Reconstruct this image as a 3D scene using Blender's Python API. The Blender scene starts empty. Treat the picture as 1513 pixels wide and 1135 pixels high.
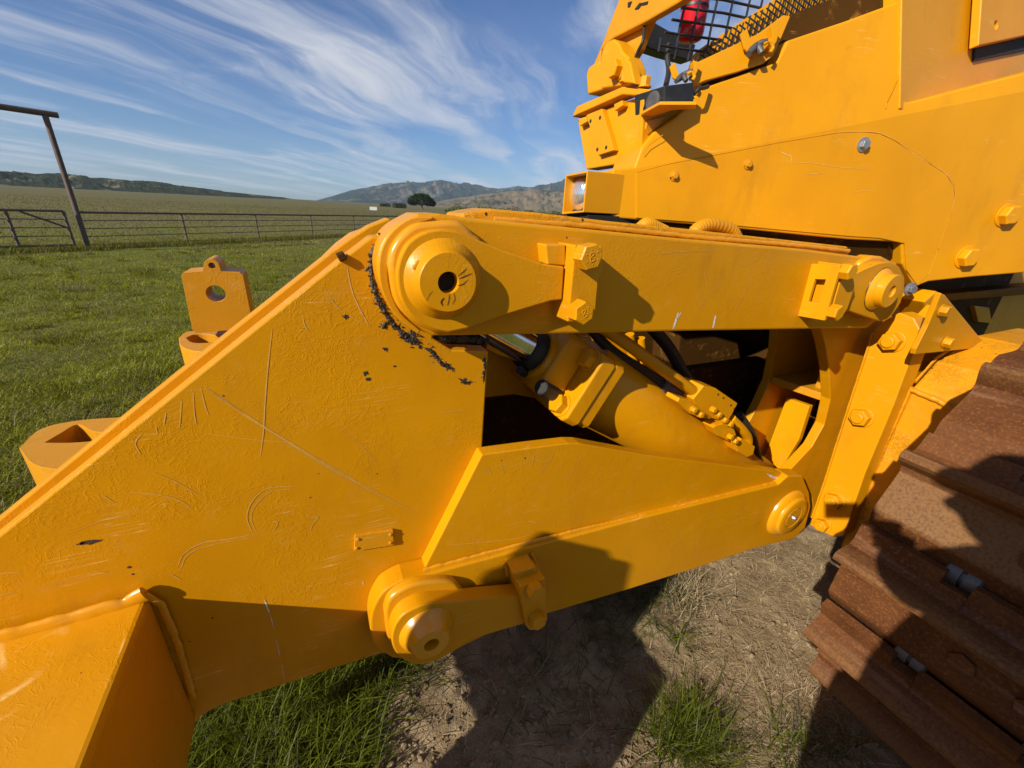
import bpy, bmesh, math, random
import numpy as np
from mathutils import Vector, Matrix, noise
from mathutils.geometry import tessellate_polygon
random.seed(7); rng = np.random.default_rng(7)
SC = bpy.context.scene; COL = SC.collection
R = math.radians

# ------------------------------------------------------------------ camera, sky, sun, exposure
PW, PH, FP = 1513., 1135., 615.
YAW, PITCH, ROLL, CAMZ = R(64), R(22.6), R(3.0), 1.6
_fh = Vector((math.cos(YAW), math.sin(YAW), 0)); _r0 = Vector((math.sin(YAW), -math.cos(YAW), 0)); _z = Vector((0, 0, 1))
FWD = _fh*math.cos(PITCH) - _z*math.sin(PITCH); _u0 = _z*math.cos(PITCH) + _fh*math.sin(PITCH)
RGT = _r0*math.cos(ROLL) + _u0*math.sin(ROLL); UPV = _u0*math.cos(ROLL) - _r0*math.sin(ROLL)
CAM = Vector((0, 0, CAMZ))
cam = bpy.data.cameras.new('camera'); camo = bpy.data.objects.new('camera', cam); COL.objects.link(camo)
cam.sensor_width = 36; cam.lens = FP/PW*36; cam.clip_start = .01; cam.clip_end = 60000
camo.matrix_world = Matrix(((RGT.x, UPV.x, -FWD.x, 0), (RGT.y, UPV.y, -FWD.y, 0), (RGT.z, UPV.z, -FWD.z, CAMZ), (0, 0, 0, 1)))
SC.camera = camo
SUN = Vector((.821, .307, -.482)).normalized()          # direction the light travels
sun = bpy.data.lights.new('sun', 'SUN'); sun.energy = 5.0; sun.angle = R(.53); sun.color = (1, .93, .82)
suno = bpy.data.objects.new('sun', sun); COL.objects.link(suno)
suno.rotation_euler = SUN.to_track_quat('-Z', 'Y').to_euler(); suno.location = (-5, -2, 6)
SC.view_settings.view_transform = 'Standard'; SC.view_settings.look = 'None'
SC.view_settings.exposure = 0.46; SC.view_settings.gamma = 1; SC.view_settings.use_curve_mapping = False
wd = bpy.data.worlds.new('World'); SC.world = wd; wd.use_nodes = True

class NT:
    """small node-tree writer"""
    def __init__(s, tree): s.t = tree; tree.nodes.clear()
    def n(s, typ, props=None, **ins):
        nd = s.t.nodes.new(typ)
        for k, v in (props or {}).items(): setattr(nd, k, v)
        for k, v in ins.items():
            k = k.replace('_', ' ')
            sock = nd.inputs[int(k[1:])] if k[0] == 'i' and k[1:].isdigit() else nd.inputs[k]
            if hasattr(v, 'links') or isinstance(v, bpy.types.NodeSocket): s.t.links.new(v, sock)
            else: sock.default_value = v
        return nd
    def math(s, op, a, b=0., clamp=False): return s.n('ShaderNodeMath', {'operation': op, 'use_clamp': clamp}, i0=a, i1=b).outputs[0]
    def ramp(s, f, a, b, x=0., y=1.):
        return s.n('ShaderNodeMapRange', {'clamp': True, 'interpolation_type': 'SMOOTHSTEP'}, Value=f, From_Min=a, From_Max=b, To_Min=x, To_Max=y).outputs[0]
    def mix(s, f, a, b):
        nd = s.n('ShaderNodeMix', {'data_type': 'RGBA'}, i0=f, i6=a, i7=b); return nd.outputs[2]
    def noise(s, vec, scale, detail=3., rough=.55, dist=0.):
        return s.n('ShaderNodeTexNoise', None, Vector=vec, Scale=scale, Detail=detail, Roughness=rough, Distortion=dist).outputs[0]

w = NT(wd.node_tree)
sky = w.n('ShaderNodeTexSky', {'sky_type': 'NISHITA', 'sun_disc': False, 'sun_elevation': R(28.8),
          'sun_rotation': math.atan2(-SUN.x, -SUN.y), 'altitude': 100, 'air_density': 1.0, 'dust_density': .25, 'ozone_density': 2.5})
tc = w.n('ShaderNodeTexCoord').outputs['Generated']
sep = w.n('ShaderNodeSeparateXYZ', None, Vector=tc)
zz = w.math('MAXIMUM', sep.outputs[2], .0)
zd = w.math('ADD', zz, .07)
fx = w.math('DIVIDE', sep.outputs[0], zd); fy = w.math('DIVIDE', sep.outputs[1], zd)
fl = w.n('ShaderNodeCombineXYZ', None, X=fx, Y=fy, Z=0.)
mp = w.n('ShaderNodeMapping', {'vector_type': 'TEXTURE'}, Vector=fl.outputs[0], Rotation=(0, 0, R(52)), Scale=(3.2, .62, 1))
wob = w.n('ShaderNodeTexNoise', None, Vector=fl.outputs[0], Scale=.9, Detail=2.)
vv = w.n('ShaderNodeVectorMath', {'operation': 'MULTIPLY_ADD'}, i0=wob.outputs[1], i1=(.9, .9, 0), i2=mp.outputs[0]).outputs[0]
c1 = w.noise(vv, 1.0, 7., .52, .5)
c2 = w.noise(fl.outputs[0], .42, 3., .5, .2)
c3 = w.noise(vv, 4.5, 6., .7, .6)
cm = w.math('ADD', w.math('MULTIPLY', c1, .77), w.math('MULTIPLY', c3, .23))
cm = w.ramp(cm, .42, .69)
cm = w.math('MULTIPLY', cm, w.ramp(c2, .26, .52))
veil = w.ramp(w.math('ADD', w.math('MULTIPLY', c2, .6), w.math('MULTIPLY', c1, .4)), .40, .75, 0., .30)
cm = w.math('ADD', w.math('MULTIPLY', cm, .78), veil, True)
cm = w.math('MULTIPLY', cm, w.ramp(sep.outputs[2], -.01, .05, .25, 1.))
skyt = w.n('ShaderNodeMix', {'data_type': 'RGBA', 'blend_type': 'MULTIPLY'}, i0=1., i6=sky.outputs[0], i7=(.70, .96, 1.38, 1)).outputs[2]
cl = w.mix(cm, skyt, (8.8, 9.2, 10.2, 1))
bg = w.n('ShaderNodeBackground', None, Color=cl, Strength=.052)
w.n('ShaderNodeOutputWorld', None, Surface=bg.outputs[0])

# ------------------------------------------------------------------ geometry helpers
def ray(x, y): return FWD + RGT*((x-PW/2)/FP) + UPV*((PH/2-y)/FP)
def onY(x, y, Y): d = ray(x, y); return CAM + d*(Y/d.y)
def onX(x, y, X): d = ray(x, y); return CAM + d*(X/d.x)
def onZ(x, y, Z): d = ray(x, y); return CAM + d*((Z-CAMZ)/d.z)
def onP(x, y, pt, n): d = ray(x, y); return CAM + d*((Vector(pt)-CAM).dot(n)/d.dot(n))
def finish(o, smooth, bevel, seg=2):
    me = o.data
    if smooth:
        me.polygons.foreach_set('use_smooth', [True]*len(me.polygons)); me.set_sharp_from_angle(angle=R(smooth))
    if bevel:
        m = o.modifiers.new('edge', 'BEVEL'); m.width = bevel; m.segments = seg; m.limit_method = 'ANGLE'; m.angle_limit = R(28)
        m.harden_normals = False
    return o
def mk(name, verts, faces, mat, parent=None, smooth=0, bevel=0, kind=None, seg=2, fix=True):
    me = bpy.data.meshes.new(name); me.from_pydata([tuple(v) for v in verts], [], faces)
    if fix:
        bm = bmesh.new(); bm.from_mesh(me); bmesh.ops.recalc_face_normals(bm, faces=bm.faces); bm.to_mesh(me); bm.free()
    me.materials.append(mat)
    o = bpy.data.objects.new(name, me); COL.objects.link(o)
    if parent is not None: o.parent = parent
    if kind: o['kind'] = kind
    return finish(o, smooth, bevel, seg)
class MB:
    def __init__(s): s.v = []; s.f = []
    def add(s, v, f):
        k = len(s.v); s.v += [tuple(p) for p in v]; s.f += [[i+k for i in q] for q in f]; return s
    def build(s, name, mat, parent=None, **kw): return mk(name, s.v, s.f, mat, parent, **kw)
def slab_geo(outer, depth, holes=()):
    loops = [list(outer)] + [list(h) for h in holes]; depth = Vector(depth)
    flat = [p for l in loops for p in l]; n = len(flat)
    v = flat + [p+depth for p in flat]; f = []
    if holes:
        for t in tessellate_polygon(loops): f.append(list(t)); f.append([i+n for i in reversed(t)])
    else:
        f.append(list(range(n))); f.append([i+n for i in reversed(range(n))])
    k = 0
    for l in loops:
        m = len(l)
        for i in range(m): a, b = k+i, k+(i+1) % m; f.append([a, b, b+n, a+n])
        k += m
    return v, f
def arcY(c, r, a0, a1, n=16):
    return [Vector((c[0]+r*math.cos(R(a0+(a1-a0)*i/n)), c[1], c[2]+r*math.sin(R(a0+(a1-a0)*i/n)))) for i in range(n+1)]
def cv(px, n=4, closed=False):
    q = curve([(x, y, 0) for x, y in px], n); return [(p.x, p.y) for p in q]
def slabY(name, px, Y0, Y1, mat, parent, holes=(), bevel=.003, smooth=0, **kw):
    pts = [onY(p[0], p[1], Y0) if not isinstance(p, Vector) else p for p in px]
    hs = [[onY(p[0], p[1], Y0) if not isinstance(p, Vector) else p for p in h] for h in holes]
    v, f = slab_geo(pts, (0, Y1-Y0, 0), hs); return mk(name, v, f, mat, parent, bevel=bevel, smooth=smooth, **kw)
def slabX(name, px, X0, X1, mat, parent, holes=(), bevel=.003, **kw):
    pts = [onX(p[0], p[1], X0) for p in px]; hs = [[onX(p[0], p[1], X0) if not isinstance(p, Vector) else p for p in h] for h in holes]
    v, f = slab_geo(pts, (X1-X0, 0, 0), hs); return mk(name, v, f, mat, parent, bevel=bevel, **kw)
def box_geo(lo, hi):
    (a, b, c), (d, e, g) = lo, hi
    return [(a,b,c),(d,b,c),(d,e,c),(a,e,c),(a,b,g),(d,b,g),(d,e,g),(a,e,g)], [[0,3,2,1],[4,5,6,7],[0,1,5,4],[1,2,6,5],[2,3,7,6],[3,0,4,7]]
def basis(axis):
    a = Vector(axis).normalized(); t = Vector((0, 0, 1)) if abs(a.z) < .9 else Vector((1, 0, 0))
    u = t.cross(a).normalized(); return a, u, a.cross(u)
def lathe_geo(c, axis, prof, n=32, cap0=True, cap1=True):
    a, u, w_ = basis(axis); v = []; f = []; c = Vector(c)
    for (r, h) in prof:
        for i in range(n):
            t = 2*math.pi*i/n; v.append(c + a*h + (u*math.cos(t)+w_*math.sin(t))*r)
    for j in range(len(prof)-1):
        for i in range(n): f.append([j*n+i, j*n+(i+1) % n, (j+1)*n+(i+1) % n, (j+1)*n+i])
    if cap0: f.append(list(reversed(range(n))))
    if cap1: f.append([(len(prof)-1)*n+i for i in range(n)])
    return v, f
def lathe(name, c, axis, prof, mat, parent, n=36, smooth=35, bevel=0, **kw):
    v, f = lathe_geo(c, axis, prof, n); return mk(name, v, f, mat, parent, smooth=smooth, bevel=bevel, **kw)
def tube_geo(path, r, n=10, squash=None, jitter=0.):
    path = [Vector(p) for p in path]; v = []; f = []
    up = None
    for i, p in enumerate(path):
        t = (path[min(i+1, len(path)-1)]-path[max(i-1, 0)]).normalized()
        if up is None: _, up, _ = basis(t)
        up = (up - t*up.dot(t)).normalized(); b = t.cross(up)
        rr = (r[i] if isinstance(r, (list, tuple)) else r)
        for k in range(n):
            q = 2*math.pi*k/n; d = (up*math.cos(q)+b*math.sin(q))*rr*(1+random.uniform(-jitter, jitter))
            if squash is not None: d -= squash*d.dot(squash)*.55
            v.append(p+d)
    for i in range(len(path)-1):
        for k in range(n): f.append([i*n+k, i*n+(k+1) % n, (i+1)*n+(k+1) % n, (i+1)*n+k])
    f.append(list(reversed(range(n)))); f.append([(len(path)-1)*n+k for k in range(n)])
    return v, f
def tube(name, path, r, mat, parent, n=12, **kw):
    v, f = tube_geo(path, r, n); return mk(name, v, f, mat, parent, smooth=40, **kw)
def resample(pts, step):
    out = []
    for a, b in zip(pts[:-1], pts[1:]):
        k = max(1, int((b-a).length/step))
        out += [a.lerp(b, i/k) for i in range(k)]
    return out+[pts[-1]]
def curve(pts, n=8):
    """Catmull-Rom through points"""
    P = [Vector(p) for p in pts]; P = [P[0]*2-P[1]]+P+[P[-1]*2-P[-2]]; out = []
    for i in range(1, len(P)-2):
        for k in range(n):
            t = k/n; a, b, c, d = P[i-1], P[i], P[i+1], P[i+2]
            out.append(.5*((2*b)+(c-a)*t+(2*a-5*b+4*c-d)*t*t+(3*b-a-3*c+d)*t**3))
    return out+[P[-2]]
def bead(name, pts, r, mat, parent, flat=(0, 1, 0)):
    """weld bead with ripples, one mesh"""
    path = resample([Vector(p) for p in pts], r*.55)
    for i, p in enumerate(path): path[i] = p + Vector((noise.noise(p*60), 0, noise.noise(p*60+Vector((9, 3, 1)))))*r*.22
    rad = [r*(1+.035*math.sin(i*1.9)+.20*noise.noise(p*35)) for i, p in enumerate(path)]
    v, f = tube_geo(path, rad, 10, squash=Vector(flat)); return mk(name, v, f, mat, parent, smooth=60)
def hex_geo(c, axis, r, h, rot=.3, washer=True):
    a, u, w_ = basis(axis); c = Vector(c); v = []; f = []
    def ring(rr, hh, n, ro=0): return [c+a*hh+(u*math.cos(ro+2*math.pi*i/n)+w_*math.sin(ro+2*math.pi*i/n))*rr for i in range(n)]
    mb = MB()
    h0 = 0
    if washer:
        vv_, ff = lathe_geo(c, axis, [(r*1.18, 0), (r*1.18, h*.13), (r*1.12, h*.16)], 24); mb.add(vv_, ff); h0 = h*.14
    rings = [(r, h0), (r, h*.88), (r*.90, h)]
    vs = []; ff = []
    for (rr, hh) in rings: vs += ring(rr, hh, 6, rot)
    for j in range(2):
        for i in range(6): ff.append([j*6+i, j*6+(i+1) % 6, (j+1)*6+(i+1) % 6, (j+1)*6+i])
    ff.append([12+i for i in range(6)]); mb.add(vs, ff)
    return mb
def hexbolt(name, c, axis, r, h, mat, parent, rot=.3, washer=True, stud=False, mark=None):
    mb = hex_geo(c, axis, r, h, rot, washer)
    a = Vector(axis).normalized()
    if stud:
        v, f = lathe_geo(Vector(c)+a*h*.98, axis, [(r*.62, 0), (r*.62, h*.22), (r*.52, h*.3)], 20); mb.add(v, f)
        v, f = lathe_geo(Vector(c)+a*h*.98, axis, [(r*.80, 0), (r*.78, h*.04)], 20); mb.add(v, f)
    o = mb.build(name, mat, parent, bevel=r*.05)
    return o
def mark_bolt(o, c, axis, r, letter, rot=0.):
    """raised letter and ring of ticks on a bolt head, joined into the bolt's own mesh"""
    a, u, w_ = basis(axis); c = Vector(c)
    bm = bmesh.new(); bm.from_mesh(o.data)
    def stroke(p, q, wd_):
        d = Vector((q[0]-p[0], q[1]-p[1], 0)).normalized(); s = Vector((-d.y, d.x, 0))*wd_
        vs = []
        for hh in (-.0004, .0011):
            for (pt, sg) in ((p, 1), (p, -1), (q, -1), (q, 1)):
                x, y = pt[0]+s.x*sg, pt[1]+s.y*sg
                x, y = x*math.cos(rot)-y*math.sin(rot), x*math.sin(rot)+y*math.cos(rot)
                vs.append(bm.verts.new(c+u*x*r+w_*y*r+a*hh))
        for q_ in ([0,1,2,3],[7,6,5,4],[0,4,5,1],[1,5,6,2],[2,6,7,3],[3,7,4,0]): bm.faces.new([vs[i] for i in q_])
    for p, q in letter: stroke(p, q, .05)
    for i in range(6):
        t = math.pi*2*(i+.5)/6
        stroke((.55*math.cos(t), .55*math.sin(t)), (.68*math.cos(t), .68*math.sin(t)), .04)
    bm.normal_update(); bm.to_mesh(o.data); bm.free()
LB = [((-.2,-.35),(-.2,.35)),((-.2,.35),(.15,.35)),((.15,.35),(.2,.18)),((.2,.18),(-.2,0)),((-.2,0),(.22,-.15)),((.22,-.15),(.15,-.35)),((.15,-.35),(-.2,-.35))]

# ------------------------------------------------------------------ materials
def newmat(name):
    m = bpy.data.materials.new(name); m.use_nodes = True; return m, NT(m.node_tree)
def paint(name, base=(.60, .246, .0010), rough=.36, wr=.0, peel=.25, chip=.0, dust=.25, spec=.26, scr=.5):
    m, t = newmat(name); co = t.n('ShaderNodeTexCoord').outputs['Object']
    big = t.noise(co, 2.3, 4., .6); mid = t.noise(co, 19., 4., .6); fine = t.noise(co, 140., 2., .5)
    b = Vector(base)
    c = t.mix(t.ramp(big, .3, .7), (*(b*.93), 1), (*(Vector((b.x*1.05, b.y*1.08, b.z*1.25))), 1))
    c = t.mix(t.math('MULTIPLY', t.ramp(mid, .56, .8), dust), c, (.62, .30, .05, 1))
    if scr:
        for ang, off_, th_ in ((25, 0, .66), (-52, 3, .64), (82, 7, .66)):
            mv = t.n('ShaderNodeMapping', None, Vector=co, Location=(off_, 0, off_*.37), Rotation=(0, R(ang), 0), Scale=(2.6, 2.6, 95))
            ln_ = t.math('ABSOLUTE', t.math('SUBTRACT', t.noise(mv.outputs[0], 1., 2., .5, .25), .5))
            mk_ = t.ramp(t.noise(co, 5.5+off_*.3, 2.), th_-.06, th_+.08)
            c = t.mix(t.math('MULTIPLY', t.math('MULTIPLY', t.ramp(ln_, .0, .012, 1., 0.), mk_), scr), c, (.78, .46, .12, 1))
    gm = t.n('ShaderNodeMapping', None, Vector=co, Scale=(7., 7., 2.2))
    gr = t.noise(gm.outputs[0], 1., 6., .68)
    c = t.mix(t.math('MULTIPLY', t.ramp(gr, .52, .80), .42), c, (b.x*.52, b.y*.50, .012, 1))
    if chip:
        vo = t.n('ShaderNodeTexVoronoi', {'feature': 'F1'}, Vector=co, Scale=16., Randomness=1.)
        cn = t.noise(co, 70., 3., .6)
        k = t.math('ADD', vo.outputs['Distance'], t.math('MULTIPLY', cn, .12))
        c = t.mix(t.ramp(k, .115+chip, .105+chip), c, (.035, .028, .024, 1))
    rg = t.math('ADD', t.math('MULTIPLY', mid, .16), rough-.08)
    bs = t.n('ShaderNodeBsdfPrincipled', None, Base_Color=c, Roughness=rg)
    bs.inputs['Specular IOR Level'].default_value = spec
    h = t.math('MULTIPLY', fine, .14)
    if wr:
        n1 = t.noise(co, 24., 5., .55, 2.4); n2 = t.noise(co, 60., 3., .5, 1.2)
        msk = t.ramp(t.noise(co, 6.5, 3.), .42, .62, .06, 1.)
        rid = t.math('ABSOLUTE', t.math('SUBTRACT', n1, .5))
        rid = t.ramp(rid, .0, .06, 1., 0.)
        h = t.math('ADD', h, t.math('MULTIPLY', t.math('ADD', t.math('MULTIPLY', rid, 1.1), t.math('MULTIPLY', n2, 1.2)), t.math('MULTIPLY', msk, wr)))
    bp = t.n('ShaderNodeBump', None, Strength=peel, Distance=.004, Height=h)
    t.t.links.new(bp.outputs[0], bs.inputs['Normal'])
    t.n('ShaderNodeOutputMaterial', None, Surface=bs.outputs[0]); return m
M = {}
M['paint'] = paint('yellow_paint', wr=.22, peel=.24, chip=-.03)
M['plate'] = paint('wrinkled_yellow_paint', wr=.26, peel=.30, chip=-.02, scr=.9, rough=.38)
M['tank'] = paint('smooth_yellow_paint', base=(.64, .264, .0012), peel=.10, chip=-.055, rough=.42, dust=.12)
M['weld'] = paint('weld_yellow_paint', base=(.64, .262, .003), rough=.26, peel=.3, spec=.6)
M['cast'] = paint('rough_cast_yellow_paint', base=(.62, .255, .004), wr=1.0, peel=.6, chip=.01, rough=.42, dust=.7)
M['worn'] = paint('worn_yellow_paint', base=(.56, .235, .006), wr=.25, peel=.3, chip=.02, rough=.45, dust=.8)
def simple(name, col, rough=.5, metal=0., bscale=0., bstr=.2, col2=None, nscale=20., spec=.5):
    m, t = newmat(name); co = t.n('ShaderNodeTexCoord').outputs['Object']
    n = t.noise(co, nscale, 5., .6)
    c = t.mix(t.ramp(n, .35, .65), (*col, 1), (*(col2 or tuple(x*.75 for x in col)), 1))
    bs = t.n('ShaderNodeBsdfPrincipled', None, Base_Color=c, Roughness=rough, Metallic=metal)
    bs.inputs['Specular IOR Level'].default_value = spec
    if bscale:
        bp = t.n('ShaderNodeBump', None, Strength=bstr, Distance=.004, Height=t.noise(co, bscale, 4., .6))
        t.t.links.new(bp.outputs[0], bs.inputs['Normal'])
    t.n('ShaderNodeOutputMaterial', None, Surface=bs.outputs[0]); return m
M['shaded_grimy'] = paint('shade_dark_grimy_paint', base=(.060, .026, .005), spec=.04, rough=.6, wr=.3, peel=.4, dust=.3)  # darkened paint imitates interior shade; on the small edge block it is real grime
M['shade'] = paint('shaded_yellow_paint', base=(.20, .080, .004), spec=.03, rough=.5, wr=.2, peel=.3)  # darker copy of the yellow paint, shade put into its base colour
M['black'] = simple('black_plastic', (.015, .015, .016), .45, col2=(.025, .025, .026))
M['rubber'] = simple('black_hose', (.02, .018, .016), .6, bscale=60)
M['dark'] = simple('dark_socket', (.012, .010, .008), .8)
M['grease'] = simple('caked_grease', (.012, .009, .008), .42, bscale=160, bstr=.9, col2=(.05, .035, .025), nscale=60)
M['chrome'] = simple('chrome_rod', (.75, .75, .76), .12, 1.)
M['steel'] = simple('zinc_steel', (.45, .45, .46), .38, .8)
M['grey'] = simple('grey_cast_metal', (.11, .10, .095), .5, .3, bscale=90)
M['scratch'] = simple('pale_paint_scratch', (.70, .42, .13), .5, col2=(.62, .33, .06), nscale=90)
M['scrape'] = simple('faded_scrape', (.66, .345, .055), .5, col2=(.62, .30, .03), nscale=120)
M['bare'] = simple('white_scuff', (.75, .70, .62), .5, col2=(.5, .42, .33), nscale=120)
M['red'] = simple('red_enamel', (.55, .012, .022), .2)
M['pipe'] = simple('rusty_pipe', (.085, .060, .050), .7, bscale=60, col2=(.13, .078, .055), nscale=9)
M['white'] = simple('white_trough_paint', (.7, .7, .68), .5)
def rustmat():
    m, t = newmat('rusty_track_steel'); co = t.n('ShaderNodeTexCoord').outputs['Object']
    ge = t.n('ShaderNodeNewGeometry')
    ps = ge.outputs['Position']
    a = t.noise(ps, 6., 6., .6); b = t.noise(ps, 150., 4., .6); d = t.noise(ps, 3.1, 3., .5)
    c = t.mix(t.ramp(a, .3, .7), (.078, .027, .009, 1), (.130, .047, .013, 1))
    c = t.mix(t.math('MULTIPLY', t.ramp(b, .5, .7), .55), c, (.235, .098, .026, 1))
    c = t.mix(t.math('MULTIPLY', t.ramp(b, .46, .34), .3), c, (.055, .024, .018, 1))
    sx = t.n('ShaderNodeMapping', None, Vector=ps, Scale=(30, 2, 30))
    st = t.noise(sx.outputs[0], 1., 4., .6)
    c = t.mix(t.math('MULTIPLY', t.ramp(st, .55, .75), .5), c, (.26, .15, .09, 1))
    at = t.n('ShaderNodeAttribute', {'attribute_name': 'dust'}).outputs['Fac']
    c = t.mix(t.math('MULTIPLY', at, t.ramp(b, .3, .6, .35, .9)), c, (.190, .095, .034, 1))
    bs = t.n('ShaderNodeBsdfPrincipled', None, Base_Color=c, Roughness=t.ramp(a, .3, .7, .5, .75))
    bs.inputs['Specular IOR Level'].default_value = .16
    hh = t.math('ADD', t.math('MULTIPLY', b, .5), t.math('MULTIPLY', t.noise(ps, 32., 4., .6), .7))
    bp = t.n('ShaderNodeBump', None, Strength=.55, Distance=.004, Height=hh)
    t.t.links.new(bp.outputs[0], bs.inputs['Normal'])
    t.n('ShaderNodeOutputMaterial', None, Surface=bs.outputs[0]); return m
M['rust'] = rustmat()
def ground_mat(kind):
    m, t = newmat(kind); ps = t.n('ShaderNodeNewGeometry').outputs['Position']
    if kind == 'dirt':
        a = t.noise(ps, 7., 6., .65); b = t.noise(ps, 90., 5., .7); d = t.noise(ps, 260., 3., .6)
        c = t.mix(t.ramp(a, .35, .65), (.205, .142, .076, 1), (.355, .262, .150, 1))
        c = t.mix(t.math('MULTIPLY', t.ramp(b, .5, .75), .6), c, (.46, .37, .245, 1))
        c = t.mix(t.math('MULTIPLY', t.ramp(d, .45, .3), .7), c, (.07, .048, .03, 1))
        h = t.math('ADD', b, t.math('MULTIPLY', d, .5)); sc = .9
        ds = .008
    else:
        a = t.noise(ps, .05, 5., .6); b = t.noise(ps, .35, 6., .7); d = t.noise(ps, 9., 4., .65); e = t.noise(ps, .012, 3., .5)
        lp = t.n('ShaderNodeVectorMath', {'operation': 'LENGTH'}, i0=ps).outputs['Value']
        k = t.math('ADD', t.math('MULTIPLY', a, .35), t.math('MULTIPLY', b, .65))
        green = t.mix(t.ramp(d, .3, .7), (.088, .100, .012, 1), (.140, .148, .024, 1))
        dry = t.mix(t.ramp(d, .3, .7), (.105, .094, .034, 1), (.155, .135, .054, 1))
        far = t.ramp(lp, 16., 60.)
        c = t.mix(t.ramp(t.math('ADD', k, t.math('MULTIPLY', far, .22)), .50, .66), green, dry)
        c = t.mix(t.math('MULTIPLY', t.ramp(b, .44, .3), t.ramp(lp, 20., 50., .2, .8)), c, (.085, .090, .030, 1))
        st = t.n('ShaderNodeMapping', None, Vector=ps, Rotation=(0, 0, R(15)), Scale=(.012, .11, .0))
        sn = t.noise(st.outputs[0], 1., 5., .65)
        c = t.mix(t.math('MULTIPLY', t.ramp(sn, .50, .66), t.ramp(lp, 26., 60., 0., .75)), c, (.075, .080, .028, 1))
        c = t.mix(t.math('MULTIPLY', t.ramp(sn, .42, .30), t.ramp(lp, 26., 60., 0., .6)), c, (.20, .165, .085, 1))
        c = t.mix(t.math('MULTIPLY', t.ramp(e, .5, .65), t.ramp(lp, 40., 120.)), c, (.12, .105, .045, 1))
        h = t.math('ADD', d, t.math('MULTIPLY', b, 2.)); sc = .8; ds = .03
    bs = t.n('ShaderNodeBsdfPrincipled', None, Base_Color=c, Roughness=.95)
    bs.inputs['Specular IOR Level'].default_value = .12
    bp = t.n('ShaderNodeBump', None, Strength=sc, Distance=ds, Height=h)
    t.t.links.new(bp.outputs[0], bs.inputs['Normal'])
    t.n('ShaderNodeOutputMaterial', None, Surface=bs.outputs[0]); return m
M['dirt'] = ground_mat('dirt'); M['pasture'] = ground_mat('pasture')
def leafmat(name, trans=.35, attr=True, col=(.05, .07, .02)):
    m, t = newmat(name)
    c = t.n('ShaderNodeAttribute', {'attribute_name': 'Col'}).outputs['Color'] if attr else (*col, 1)
    d = t.n('ShaderNodeBsdfDiffuse', None, Color=c); tr = t.n('ShaderNodeBsdfTranslucent', None, Color=c)
    g = t.n('ShaderNodeBsdfGlossy', None, Color=(.8, .85, .7, 1), Roughness=.45)
    x = t.n('ShaderNodeMixShader', None, i0=trans, i1=d.outputs[0], i2=tr.outputs[0])
    y = t.n('ShaderNodeMixShader', None, i0=.006, i1=x.outputs[0], i2=g.outputs[0])
    t.n('ShaderNodeOutputMaterial', None, Surface=y.outputs[0]); return m
M['grass'] = leafmat('grass_blades'); M['leaf'] = leafmat('oak_leaves', .15)
def hillmat(name, dark, tan, sc, thr):
    m, t = newmat(name); ps = t.n('ShaderNodeNewGeometry').outputs['Position']
    a = t.noise(ps, sc, 7., .66, .6); b = t.noise(ps, sc*9, 4., .7)
    k = t.math('ADD', t.math('MULTIPLY', a, .7), t.math('MULTIPLY', b, .3))
    c = t.mix(t.ramp(k, thr-.035, thr+.035), (*dark, 1), (*tan, 1))
    bs = t.n('ShaderNodeBsdfDiffuse', None, Color=c)
    t.n('ShaderNodeOutputMaterial', None, Surface=bs.outputs[0]); return m
M['ridge'] = hillmat('scrub_ridge', (.028, .034, .018), (.15, .13, .07), .022, .57)
M['mount'] = hillmat('chaparral_mountain', (.020, .030, .022), (.14, .115, .075), .0030, .56)
M['foot'] = hillmat('dry_foothill', (.040, .046, .024), (.16, .125, .075), .006, .46)

# ------------------------------------------------------------------ ground, terrain, hills
def gz(x, y):
    r = math.hypot(x-.5, y-.8); t = min(1, max(0, (r-2.2)/11)); t = t*t*(3-2*t)
    return -.65*t
def gnd(x, y):
    z = 0.
    for _ in range(12):
        p = onZ(x, y, z); z = gz(p.x, p.y)
    return onZ(x, y, z)
def dz(x, y):
    p = Vector((x, y, 0))
    return .012+.014*noise.fractal(p*5, .8, 2, 4)+.010*noise.noise(p*26)+.008*abs(noise.noise(p*55))
def make_ground():
    rs = [0.]+[.25*1.075**i for i in range(172)]; rs = [r for r in rs if r < 40000]; na = 240
    v = [(0, 0, -.012)]; f = []
    for r in rs[1:]:
        for i in range(na):
            a = 2*math.pi*i/na; x, y = r*math.cos(a), r*math.sin(a)
            z = gz(x, y)-.012
            if 3 < r < 200: z += .06*noise.noise(Vector((x*.25, y*.25, 3)))*min(1, (r-3)/6)
            v.append((x, y, z))
    for i in range(na): f.append([0, 1+i, 1+(i+1) % na])
    for j in range(len(rs)-2):
        for i in range(na):
            a = 1+j*na+i; b = 1+j*na+(i+1) % na; f.append([a, a+na, b+na, b])
    mk('ground', v, f, M['pasture'], smooth=180, kind='structure', fix=False)
    # bare soil beside the machine
    nx, ny = 250, 190; x0, x1, y0, y1 = -.9, 2.7, -.6, 2.1; v = []; f = []
    for j in range(ny+1):
        for i in range(nx+1):
            x = x0+(x1-x0)*i/nx; y = y0+(y1-y0)*j/ny; p = Vector((x, y, 0))
            e = min(i, nx-i, j, ny-j)/14.; e = min(1, e)
            z = dz(x, y)
            v.append((x, y, z*e-.03*(1-e)))
    for j in range(ny):
        for i in range(nx):
            a = j*(nx+1)+i; f.append([a, a+1, a+nx+2, a+nx+1])
    mk('dirt', v, f, M['dirt'], smooth=180, kind='structure', fix=False)
make_ground()
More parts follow.
